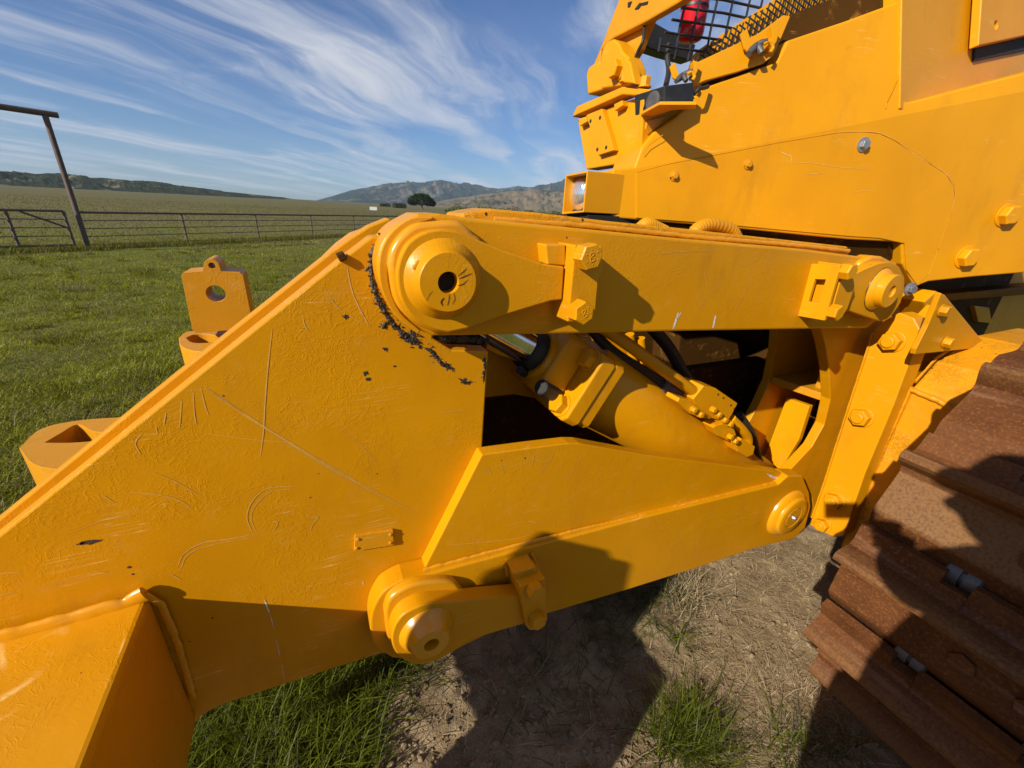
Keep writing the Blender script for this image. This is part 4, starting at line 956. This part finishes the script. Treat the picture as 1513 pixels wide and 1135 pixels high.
for i, v_ in enumerate(sm2.vertices): at.data[i].value = 1. if (v_.co.x > -.02 and v_.co.z < .006 and v_.co.x < .10) else (.55 if v_.co.z > .058 else 0.)
bolt_me = None
link_me = None
def place_shoe(M_, dusty):
    global bolt_me, link_me
    o = bpy.data.objects.new('track_shoe', sm2 if dusty else sm); COL.objects.link(o); o.parent = DOZ; o.matrix_local = M_
    finish(o, 0, .004, 2)
    for (s, y) in ((.040, .125), (.040, .015), (.040, -.11)):
        if bolt_me is None:
            b = hexbolt('bolt', (0,0,0), (0,0,1), .026, .012, M['rust'], None, washer=False); bolt_me = b.data; bpy.data.objects.remove(b)
        b = bpy.data.objects.new('bolt', bolt_me); COL.objects.link(b); b.parent = o; b.location = (s, y, -.003)
    for y in (.20, -.035):
        if link_me is None:
            v, f = lathe_geo((0,-.032,0), (0,1,0), [(.026,0),(.031,.004),(.031,.028),(.024,.029),(.024,.035),(.031,.036),(.031,.060),(.026,.064)], 20)
            b = mk('chain_link', v, f, M['grey'], None, smooth=40); link_me = b.data; bpy.data.objects.remove(b)
        b = bpy.data.objects.new('chain_link', link_me); COL.objects.link(b); b.parent = o; b.location = (-.145+.014, y, -.050)
STEP = 26.3
def track():
    for k in range(-1, 6):
        tip = 145.6+STEP*k; ca = R(tip+4.4)
        c = TC+Vector((math.cos(ca), 0, math.sin(ca)))*RB
        n = Vector((math.cos(ca), 0, math.sin(ca))); t = Vector((-math.sin(ca), 0, math.cos(ca)))
        Mx = Matrix(((t.x, 0, n.x, c.x), (0, 1, 0, 0), (t.z, 0, n.z, c.z), (0, 0, 0, 1)))
        place_shoe(Mx, k == 0)
    for j in range(4):
        x = TC.x-.18+.0+j*.287
        place_shoe(Matrix(((-1, 0, 0, x), (0, 1, 0, 0), (0, 0, 1, TC.z+RB+.005), (0, 0, 0, 1))), False)
        if j: place_shoe(Matrix(((1, 0, 0, x+.10), (0, 1, 0, 0), (0, 0, -1, TC.z-RB), (0, 0, 0, 1))), False)
    lathe('track_sprocket', TC+Vector((0, .30, 0)), (0,-1,0), [(.50,0),(.54,.02),(.54,.42),(.50,.44)], M['rust'], DOZ, n=48)
track()

# ------------------------------------------------------------------ fire extinguisher behind the screen
ce_ = onY(1018, 62, 1.34); ct_ = onY(1034, -30, 1.34)
FE = lathe('fire_extinguisher', ce_, ct_-ce_, [(.026,0),(.038,.006),(.042,.02),(.042,.30),(.038,.33),(.02,.36),(.012,.37)], M['red'], None, n=32)
FE['label'] = 'red fire extinguisher strapped behind the black screen at the cab'; FE['category'] = 'fire extinguisher'
ax = (ct_-ce_).normalized()
lathe('strap', ce_+ax*.085, ax, [(.0435,0),(.0435,.008)], M['black'], FE, n=24)
lathe('valve', ce_+ax*.36, ax, [(.014,0),(.018,.02),(.018,.05),(.008,.055)], M['steel'], FE, n=16)

# ------------------------------------------------------------------ pipe fence, gate and overhead frame
def post_geo(p, h, r): return tube_geo([p-Vector((0,0,.3)), p+Vector((0,0,h))], r, 10)
def fence_pt(x, y): return gnd(x, y)
base = [fence_pt(*q) for q in ((131,367.5),(277,361),(384,355.5),(466,351.5))]
dirf = (base[-1]-base[0]); 
# straight line fit in plan
p0, p1 = base[0].copy(), base[-1].copy(); p0.z = gz(p0.x, p0.y); p1.z = gz(p1.x, p1.y)
FE_N = bpy.data.objects.new('pipe_fence', None); COL.objects.link(FE_N); FE_N.location = p0
FE_N['label'] = 'rusty five rail pipe fence running right from the gate across the pasture'; FE_N['category'] = 'fence'
H_ = 1.38; hts = [1.36, 1.06, .76, .46, .14]
stp = (p1-p0)/3.05
def wp(o_, name, geo, mat):
    v, f = geo; o = mk(name, [Vector(a)-o_.location for a in v], f, mat, o_, smooth=40); return o
npost = 14
for i in range(1, npost):
    p = p0+stp*i+Vector((0,0,0)); p.z = gz(p.x, p.y); wp(FE_N, 'post', post_geo(p, H_, .045), M['pipe'])
e_ = p0+stp*(npost-1); e_.z = gz(e_.x, e_.y)
for i, hh in enumerate(hts): wp(FE_N, 'rail', tube_geo([p0+Vector((0,0,hh)), e_+Vector((0,0,hh))], .044 if i == 0 else .018, 8), M['pipe'])
# gate and overhead frame on its left
gl = fence_pt(-190, 378); gl.z = gz(gl.x, gl.y)
AR = bpy.data.objects.new('gate_arch', None); COL.objects.link(AR); AR.location = p0
AR['label'] = 'tall rusty pipe arch with a beam over the gate opening'; AR['category'] = 'gate frame'
d_ = ray(70, 168); s_ = math.hypot(p0.x, p0.y)/math.hypot(d_.x, d_.y); ztop = CAMZ+d_.z*s_
wp(AR, 'post', tube_geo([p0-Vector((0,0,.3)), Vector((p0.x, p0.y, ztop))], .088, 14), M['pipe'])
pl = gl+(gl-p0)*.0
wp(AR, 'post', tube_geo([pl-Vector((0,0,.3)), Vector((pl.x, pl.y, ztop))], .088, 14), M['pipe'])
dd = (p0-pl).normalized()
wp(AR, 'beam', tube_geo([Vector((pl.x, pl.y, ztop))-dd*.5, Vector((p0.x, p0.y, ztop))+dd*.35], .10, 14), M['pipe'])
GT = bpy.data.objects.new('pipe_gate', None); COL.objects.link(GT)
ga, gb = p0-dd*.38, pl+dd*.5; GT.location = gb
GT['label'] = 'closed rusty pipe gate with a diagonal brace under the tall arch'; GT['category'] = 'gate'
for i, hh in enumerate((1.40, 1.10, .80, .50, .16)):
    wp(GT, 'rail', tube_geo([ga+Vector((0,0,hh)), gb+Vector((0,0,hh))], .045 if i in (0, 4) else .019, 8), M['pipe'])
for q in (ga, gb, ga.lerp(gb, .36), ga.lerp(gb, .68)): wp(GT, 'upright', tube_geo([q+Vector((0,0,.14)), q+Vector((0,0,1.40))], .05, 8), M['pipe'])
wp(GT, 'brace', tube_geo([ga+Vector((0,0,.78)), ga-dd*1.15+Vector((0,0,1.36))], .035, 8), M['pipe'])

# ------------------------------------------------------------------ far things
def leafcloud(name, lobes, n, size, mat, parent, cols):
    vs = []; fs_ = []; cc = []
    for k in range(n):
        c, r = random.choice(lobes)
        d = Vector((random.gauss(0,1), random.gauss(0,1), random.gauss(0,1))).normalized()
        p = Vector(c)+Vector((d.x*r[0], d.y*r[1], d.z*r[2]))*(random.uniform(.72, 1.08))
        a = Vector((random.gauss(0,1), random.gauss(0,1), random.gauss(0,1))).normalized(); b = a.orthogonal().normalized(); s = size*random.uniform(.5, 1.4)
        i = len(vs); vs += [p-a*s, p+b*s*.6, p+a*s, p-b*s*.6]; fs_.append([i, i+1, i+2, i+3])
        q = random.choice(cols); t = random.uniform(.8, 1.2); cc += [(q[0]*t, q[1]*t, q[2]*t, 1)]*4
    o = mk(name, vs, fs_, mat, parent, fix=False)
    ca = o.data.color_attributes.new('Col', 'FLOAT_COLOR', 'POINT'); ca.data.foreach_set('color', np.array(cc, dtype='f').ravel()); return o
def far_at(x, dist):
    d = ray(x, 300); hl = math.hypot(d.x, d.y); return Vector((d.x/hl*dist, d.y/hl*dist, -.65)), Vector((d.y/hl, -d.x/hl, 0))
tp, tr = far_at(623, 300)
TREE = bpy.data.objects.new('oak_tree', None); COL.objects.link(TREE); TREE.location = tp
TREE['label'] = 'lone dark round oak tree far out on the pasture'; TREE['category'] = 'tree'
tv = MB(); tv.add(*tube_geo([(0,0,-.3),(.1,0,1.2),(0,.1,2.6)], [.75,.55,.45], 10))
for a in range(6):
    t = a*1.05; tv.add(*tube_geo([(0,.1,2.3),(math.cos(t)*1.8,math.sin(t)*1.8,3.8),(math.cos(t)*4,math.sin(t)*4,5.0)], [.35,.22,.1], 7))
tv.build('trunk', M['pipe'], TREE, smooth=60)
lob = [((tr*dx).to_tuple()[:2]+(z,), (rx, rx, rz_)) for dx, z, rx, rz_ in ((0,6.0,5.4,3.4),(-4.6,5.0,3.8,2.8),(4.8,4.9,3.7,2.7),(-2.4,7.2,3.5,2.0),(2.4,7.4,3.4,1.9),(-6.6,4.2,2.3,1.7),(6.8,4.0,2.2,1.7),(0.3,8.4,2.2,1.2))]
lob = [((c[0], c[1]+random.uniform(-1,1), c[2]), r) for c, r in lob]
leafcloud('crown', lob, 6500, .42, M['leaf'], TREE, [(.020,.030,.010),(.032,.045,.014),(.045,.058,.018)])
for (x, dist, wd_, ht, lab) in ((590,330,5.2,3.2,'low grey green bush just left of the lone oak'),(569,420,5.,2.6,'small dark bush far left of the oak near the mountain foot')):
    p, tr_ = far_at(x, dist); B = bpy.data.objects.new('bush', None); COL.objects.link(B); B.location = p; B['label'] = lab; B['category'] = 'bush'
    leafcloud('foliage', [((tr_.x*wd_*k*.5, tr_.y*wd_*k*.5, ht*.4), (wd_*.45, wd_*.45, ht*.6)) for k in (-1, 0, 1)], 1200, .4, M['leaf'], B, [(.05,.055,.022),(.075,.075,.035)])
# green scrub strip behind the link
lob = []
for x in range(668, 860, 5):
    p, _ = far_at(x, 150+random.uniform(-14, 14)); hgt = 1.0+.9*random.random()
    lob.append(((p.x, p.y, p.z+hgt*.7), (2.2, 2.2, hgt)))
o = leafcloud('scrub', lob, 9000, .28, M['leaf'], None, [(.045,.07,.018),(.07,.10,.025),(.09,.11,.035)]); o['kind'] = 'stuff'
p, tr_ = far_at(551, 150); TR_ = bpy.data.objects.new('water_trough', None); COL.objects.link(TR_); TR_.location = p
TR_['label'] = 'small pale box trough standing in the pasture beyond the fence'; TR_['category'] = 'trough'
u2 = Vector((tr_.x, tr_.y, 0)); n2 = Vector((-tr_.y, tr_.x, 0))
outp = [u2*a+n2*b for a, b in ((-1.1,-.6),(1.1,-.6),(1.1,.6),(-1.1,.6))]
v, f = slab_geo([q+Vector((0,0,.2)) for q in outp], (0,0,1.0), [[q*.86+Vector((0,0,.2)) for q in outp]]); mk('tank', v, f, M['white'], TR_)
mb = MB(); 
for a in (-.9, .9): mb.add(*[ [Vector(q)+u2*a for q in box_geo((-.15,-.15,-.2),(.15,.15,.2))[0]], box_geo((0,0,0),(1,1,1))[1]])
mb.build('legs', M['pipe'], TR_)

# ------------------------------------------------------------------ grass
def grass(name, pos, hgt, wid, col, bend=.5, lean=.35, az=None, zs=1.):
    n = len(pos); pos = np.asarray(pos, dtype=np.float64)
    th = rng.uniform(0, 2*np.pi, n) if az is None else az
    ln = rng.uniform(.05, 1, n)*lean; bd = rng.uniform(.1, 1, n)*bend
    dx, dy = np.cos(th), np.sin(th); sx, sy = -dy, dx
    V = np.zeros((n, 5, 3))
    for k, (t, wf) in enumerate(((0, 1), (.55, .8), (1, 0))):
        off = hgt*(ln*t+bd*t*t); zz_ = hgt*t*np.sqrt(np.clip(1-(ln*.6+bd*.5*t)**2, .08, 1))*zs
        cx = pos[:,0]+dx*off; cy = pos[:,1]+dy*off; cz = pos[:,2]+zz_-.004
        if k < 2:
            for m, sg in enumerate((-1, 1)): V[:, 2*k+m] = np.stack([cx+sx*wid*wf*sg*.5, cy+sy*wid*wf*sg*.5, cz], 1)
        else: V[:, 4] = np.stack([cx, cy, cz], 1)
    me = bpy.data.meshes.new(name); me.vertices.add(n*5); me.vertices.foreach_set('co', V.ravel())
    b = (np.arange(n)*5)[:, None]
    quad = (b+np.array([[0,1,3,2]])).ravel(); tri = (b+np.array([[2,3,4]])).ravel()
    li = np.concatenate([quad, tri]).astype(np.int32); me.loops.add(len(li)); me.loops.foreach_set('vertex_index', li)
    st = np.concatenate([np.arange(n)*4, n*4+np.arange(n)*3]).astype(np.int32); me.polygons.add(2*n); me.polygons.foreach_set('loop_start', st)
    me.polygons.foreach_set('use_smooth', np.ones(2*n, bool))
    me.update(calc_edges=True)
    ca = me.color_attributes.new('Col', 'FLOAT_COLOR', 'POINT')
    c4 = np.repeat(np.concatenate([col, np.ones((n, 1))], 1), 5, axis=0).astype('f'); ca.data.foreach_set('color', c4.ravel())
    me.materials.append(M['grass']); o = bpy.data.objects.new(name, me); COL.objects.link(o); o['kind'] = 'stuff'; return o
def gcol(n, dry):
    g1, g2, d1, d2 = np.array([.120,.128,.008]), np.array([.245,.240,.018]), np.array([.19,.15,.065]), np.array([.30,.24,.12])
    t = rng.random((n, 1)); g = g1+(g2-g1)*t; d = d1+(d2-d1)*t; m = (rng.random((n, 1)) < dry[:, None]); return np.where(m, d, g)
def scol(n):
    a, b = np.array([.33,.245,.135]), np.array([.62,.49,.30]); return a+(b-a)*rng.random((n, 1))**1.3
# lawn-like pasture up to the fence
N = 320000
r_ = np.exp(rng.uniform(math.log(1.25), math.log(30), N)); a_ = rng.uniform(R(70), R(125), N)
x_, y_ = r_*np.cos(a_), r_*np.sin(a_)
ok = (y_ > 1.05)&~((x_ > -.1)&(y_ < 2.2))
x_, y_, r_ = x_[ok], y_[ok], r_[ok]
nz = np.array([noise.noise(Vector((x*.9, y*.9, 0)))+.5*noise.noise(Vector((x*2.7, y*2.7, 5))) for x, y in zip(x_, y_)])
nl = np.array([noise.noise(Vector((x*.35, y*.35, 11))) for x, y in zip(x_, y_)])
z_ = np.array([gz(x, y) for x, y in zip(x_, y_)])
tall = np.clip((r_-9)/8, 0, 1)
hh = (.026+.034*np.clip(nz+.3, 0, 1.2)+.035*tall*np.clip(nl+.4, .1, 1.3))*rng.uniform(.5, 1.3, len(x_))*(1+.014*r_)
wd2 = .0028*(1+r_*.21)*rng.uniform(.7, 1.3, len(x_))
dry = np.clip(.10+.35*np.clip(-nz-.05, 0, 1)*1.6+.30*np.clip(-nl, 0, 1)+.35*np.clip((r_-21)/8, 0, 1), 0, .9)
n4 = np.array([noise.noise(Vector((x*2.2, y*2.2, 21)))+.7*noise.noise(Vector((x*6., y*6., 8))) for x, y in zip(x_, y_)])
cg = gcol(len(x_), np.clip(dry+.3*np.clip(n4-.1, 0, 1), 0, .9))*np.clip(1.2+.5*nz+.48*n4, .45, 1.8)[:, None]
grass('grass', np.stack([x_, y_, z_], 1), hh, wd2, cg, 1.3, 1.3)
# weeds and taller tussocks through the pasture
wp_ = []; wh = []; wd_ = []
for _ in range(420):
    r0 = math.exp(random.uniform(math.log(2.2), math.log(24))); a0 = random.uniform(R(84), R(124)); cx, cy = r0*math.cos(a0), r0*math.sin(a0)
    if cy < 1.6 or (cx > -.1 and cy < 2.4): continue
    hh_ = random.uniform(.06, .15)*(1+.02*r0); dq = random.choice((.05, .1, .2, .8)); sp_ = random.uniform(.05, .2)
    for _k in range(random.randint(25, 70)):
        x, y = cx+random.gauss(0, sp_), cy+random.gauss(0, sp_)
        wp_.append((x, y, gz(x, y))); wh.append(hh_*random.uniform(.4, 1.2)); wd_.append(dq)
n = len(wp_); rr_ = np.hypot(np.array(wp_)[:, 0], np.array(wp_)[:, 1])
grass('weeds', wp_, np.array(wh), .003*(1+rr_*.18), gcol(n, np.array(wd_))*rng.uniform(.55, 1.1, (n, 1)), 1.0, .8)
# dry pasture beyond the fence
N = 60000
r_ = np.exp(rng.uniform(math.log(26), math.log(170), N)); a_ = rng.uniform(R(66), R(122), N); x_, y_ = r_*np.cos(a_), r_*np.sin(a_)
nl = np.array([noise.noise(Vector((x*.06, y*.06, 11)))+.6*noise.noise(Vector((x*.25, y*.25, 2))) for x, y in zip(x_, y_)])
grass('dry_grass', np.stack([x_, y_, np.full(N, -.65)], 1), rng.uniform(.04, .13, N), .008*r_/10*rng.uniform(.7, 1.4, N), gcol(N, np.clip(.55-.6*nl, .1, .95))*np.clip(.85+.2*nl, .65, 1.1)[:, None], .7, .7)
# long grass along the fence line
N = 16000; t = rng.random(N)*9-1; s2 = rng.normal(0, .35, N); fd = np.array([stp.x, stp.y]); nn = np.array([-stp.y, stp.x])/np.hypot(stp.x, stp.y)
x_ = p0.x+fd[0]*t+nn[0]*(s2-.3); y_ = p0.y+fd[1]*t+nn[1]*(s2-.3); z_ = np.array([gz(x, y) for x, y in zip(x_, y_)])
grass('fence_grass', np.stack([x_, y_, z_], 1), rng.uniform(.10, .36, N), rng.uniform(.007, .016, N), gcol(N, np.full(N, .30))*rng.uniform(.6, 1.2, (N, 1)), .8, .6)
# rank grass at the foot of the ripper, left of the bare soil
def pix_patch(n, xr, yr, keep=None):
    out = []
    while len(out) < n:
        x, y = rng.uniform(*xr), rng.uniform(*yr)
        if keep and not keep(x, y): continue
        p = onZ(x, y, .012); out.append((p.x, p.y, dz(p.x, p.y)))
    return np.array(out)
P_ = pix_patch(9000, (150, 640), (930, 1230), lambda x, y: rng.random() < np.clip((610-x-(y-1000)*.28)/110, 0, 1))
n = len(P_); grass('rank_grass', P_, rng.uniform(.05, .17, n), rng.uniform(.0022, .0050, n), gcol(n, np.full(n, .08))*np.array([.80, .95, 1.])*rng.uniform(.45, .98, (n, 1)), 1.1, .9)
# tufts on the soil: (px, py, blades, spread, height, dryness)
pos = []; hs = []; dr = []; zf = []
for (x, y, k, sp, h_, q) in [(1010,1080,260,.05,.13,.1),(1040,1110,200,.05,.12,.15),(985,1100,150,.04,.12,.1),(1060,1060,60,.05,.10,.3),(1160,1110,120,.05,.10,.45),(1010,900,110,.05,.12,.75),(1025,880,90,.05,.13,.85),(985,880,140,.07,.14,.6),(930,890,150,.08,.12,.6),(900,930,120,.09,.10,.4),(1000,950,40,.03,.14,.2),
    (1150,850,220,.10,.07,.97),(1190,830,240,.09,.06,.98),(1170,880,160,.10,.06,.97),(1215,860,160,.06,.06,.95),(1140,1010,170,.07,.07,.95),(1170,1030,170,.07,.07,.95),(1200,1060,160,.06,.07,.9),(1160,980,120,.06,.06,.95),(1215,1000,120,.05,.06,.95),(1210,1110,130,.05,.08,.7),(1100,880,70,.06,.06,.95),(1080,1000,50,.06,.06,.9),(850,1000,60,.10,.08,.4),(800,1050,50,.1,.08,.4),(770,960,40,.08,.07,.5),(640,1000,50,.05,.08,.3),(600,985,120,.05,.10,.2),(1240,1100,90,.05,.08,.6),(1120,830,110,.07,.06,.97)]:
    c = onZ(x, y, .012)
    for _ in range(k): pos.append((c.x+random.gauss(0, sp), c.y+random.gauss(0, sp*.8), 0.)); pos[-1] = (pos[-1][0], pos[-1][1], dz(pos[-1][0], pos[-1][1])); hs.append(h_*random.uniform(.4, 1.2)); dr.append(q); zf.append(.35 if q > .85 else .9)
n = len(pos); grass('grass_tufts', pos, np.array(hs), rng.uniform(.0018, .0038, n), np.where((np.array(dr) > .7)[:, None], scol(n), gcol(n, np.array(dr))*np.array([.72, .88, 1.])*rng.uniform(.5, 1., (n, 1))), 1.3, 1.1, zs=np.array(zf))
# straw litter lying flat and pebbles
P_ = pix_patch(5200, (1020, 1260), (795, 1130), lambda x, y: rng.random() < .25+.9*max(0, noise.noise(Vector((x*.021, y*.026, 4)))+.25)); P2 = pix_patch(350, (640, 1040), (960, 1140)); P_ = np.concatenate([P_, P2]); n = len(P_)
grass('straw_litter', P_, rng.uniform(.025, .085, n), rng.uniform(.0014, .0034, n), scol(n), 1.6, 1.6, zs=.40)
bm = bmesh.new(); bmesh.ops.create_icosphere(bm, subdivisions=1, radius=1); iv = [v.co.copy() for v in bm.verts]; fi = [[v.index for v in q.verts] for q in bm.faces]; bm.free()
mb = MB()
for k in range(3600):
    x, y = (random.uniform(560, 1000), random.uniform(960, 1160)) if k % 2 else (random.uniform(1000, 1300), random.uniform(790, 1160))
    c = onZ(x, y, .012); r0 = random.choice((.0015, .002, .003, .003, .004, .006)) if k % 13 else random.uniform(.007, .013)
    mb.add([Vector((c.x, c.y, dz(c.x, c.y)+r0*.2))+Vector((a.x*random.uniform(.7, 1.3), a.y*random.uniform(.7, 1.3), a.z*.6))*r0 for a in iv], fi)
mb.build('pebbles', M['dirt'], None, kind='stuff', smooth=180, fix=False)

# ------------------------------------------------------------------ the photographer, behind the camera: only the shadow is in view
def person():
    S = SUN; rt = S.cross(Vector((0,0,1))).normalized(); upv = rt.cross(S)
    root = bpy.data.objects.new('person', None); COL.objects.link(root)
    hd = CAM+rt*.30+upv*.155-S*.10
    root.location = (hd.x, hd.y-.02, 0)
    root['label'] = 'person in dark jacket and cap holding a phone out with one hand'; root['category'] = 'person'
    def loc(p): return Vector(p)-root.location
    body = simple('dark_jacket', (.03, .035, .05), .8); skin = simple('skin', (.45, .27, .19), .5); jeans = simple('jeans', (.03, .045, .09), .85); shoe = simple('boots', (.05, .03, .02), .6)
    zh = hd.z; fwd = Vector((.55, .83, 0)).normalized(); sd = Vector((fwd.y, -fwd.x, 0))
    nk = hd+Vector((0,0,-.15))-fwd*.03; ch = Vector((hd.x, hd.y, zh-.42))-fwd*.06; pv = Vector((hd.x, hd.y, zh-.78))-fwd*.04
    sl, sr = nk-sd*.17+Vector((0,0,-.07)), nk+sd*.17+Vector((0,0,-.07))
    hand = CAM+rt*.125+upv*.00-FWD*.035
    el = sl.lerp(hand, .5)+Vector((0,0,-.04))
    er = sr+Vector((.02,.0,-.28))+sd*.07; hr = er+Vector((0,0,-.24))+fwd*.10
    verts = [pv, ch, nk, hd+Vector((0,0,-.09)), sl, el, hand.lerp(el, .12), sr, er, hr]
    edges = [(0,1),(1,2),(2,3),(2,4),(4,5),(5,6),(2,7),(7,8),(8,9)]; rad = [(.15,.11),(.165,.12),(.07,.07),(.055,.06),(.075,.075),(.05,.05),(.032,.032),(.075,.075),(.05,.05),(.035,.035)]
    for s, o in ((-1, 0), (1, 0)):
        h_ = pv+sd*.09*s+Vector((0,0,-.06)); kn = Vector((h_.x, h_.y, .47))+fwd*.03; an = Vector((h_.x, h_.y, .09))
        b = len(verts); verts += [h_, kn, an, an+fwd*.15+Vector((0,0,-.04))]; edges += [(0,b),(b,b+1),(b+1,b+2),(b+2,b+3)]; rad += [(.095,.095),(.065,.065),(.05,.05),(.045,.038)]
    me = bpy.data.meshes.new('body'); me.from_pydata([loc(v) for v in verts], edges, []); o = bpy.data.objects.new('body', me); COL.objects.link(o); o.parent = root
    m = o.modifiers.new('skin', 'SKIN'); me.materials.append(body)
    for i, s in enumerate(me.skin_vertices[0].data): s.radius = rad[i]; s.use_root = (i == 0)
    q = o.modifiers.new('sub', 'SUBSURF'); q.levels = q.render_levels = 2
    # head with face, cap
    bm = bmesh.new(); bmesh.ops.create_uvsphere(bm, u_segments=32, v_segments=24, radius=1)
    hf = Vector((.70, .70, -.05)).normalized()*-1; hf = (CAM-hd); hf.z *= .3; hf.normalize(); hs_ = hf.cross(Vector((0,0,1))).normalized()
    for v in bm.verts:
        x, y, z = v.co; a = .092; b = .075; c = .118
        jaw = 1-.28*max(0, -z)**1.5; nx, ny, nz_ = x*a*jaw, y*b*jaw, z*c
        if x > .6 and abs(y) < .25 and -.35 < z < .12: nx += .028*(1-abs(y)/.25)*(1-abs(z+.18)/.35 if abs(z+.18) < .35 else 0)
        if x > .6 and abs(abs(y)-.36) < .14 and abs(z-.08) < .12: nx -= .009
        if x > .6 and abs(y) < .32 and abs(z+.50) < .06: nx -= .006
        v.co = hf*nx+hs_*ny+Vector((0,0,nz_))+loc(hd)
    me = bpy.data.meshes.new('head'); bm.to_mesh(me); bm.free(); me.materials.append(skin); o = bpy.data.objects.new('head', me); COL.objects.link(o); o.parent = root; finish(o, 180, 0)
    for s in (-1, 1):
        lathe('ear', loc(hd)+hs_*.072*s, hs_*s, [(.012,0),(.026,.006),(.03,.014),(.02,.018)], skin, o, n=14)
        lathe('eye', loc(hd)+hf*.078+hs_*.03*s+Vector((0,0,.008)), hf, [(.011,0),(.009,.005),(.003,.008)], M['white'], o, n=12)
    v, f = lathe_geo(loc(hd)+Vector((0,0,.045)), (0,0,1), [(.094,0),(.092,.03),(.075,.065),(.045,.083),(.01,.09)], 28); mbb = MB(); mbb.add(v, f)
    bl = [loc(hd)+Vector((0,0,.045))+hf*(.05+.10*math.cos(t))+hs_*(.075*math.sin(t)) for t in [R(-90+15*i) for i in range(13)]]
    v, f = slab_geo(bl, (0,0,.006)); mbb.add(v, f); mbb.build('cap', body, root, smooth=50)
    # hand: palm and five fingers closing on the phone's edge
    hb = MB(); hv = loc(hand)
    hb.add(*tube_geo([loc(hand.lerp(el, .16)), hv+(el-hand).normalized()*.03, hv+RGT*.004], [.026,.038,.030], 12))
    for i in range(4):
        b0 = hv+UPV*(.028-.018*i)+RGT*.002-FWD*.004
        hb.add(*tube_geo(curve([b0, b0-RGT*.022+FWD*.022, b0-RGT*.048+FWD*.020, b0-RGT*(.062-.005*abs(i-1))+FWD*.014], 4), [.0095]*4+[.0088]*4+[.0078]*4+[.006], 8))
    b0 = hv-UPV*.03-FWD*.012; hb.add(*tube_geo(curve([b0, b0-RGT*.02+UPV*.014-FWD*.006, b0-RGT*.045+UPV*.03-FWD*.002], 5), [.012]*5+[.010]*5+[.007], 8))
    hb.build('hand', skin, root, smooth=60)
    ph = MB(); cph = CAM-FWD*.022+RGT*.025
    pts = [cph+RGT*a+UPV*b for a, b in ((-.075,-.036),(.075,-.036),(.075,.036),(-.075,.036))]
    v, f = slab_geo(pts, -FWD*.008); o = mk('phone', v, f, M['black'], None, bevel=.004)
    o['label'] = 'black phone held sideways in the hand of the photographer'; o['category'] = 'phone'
person()
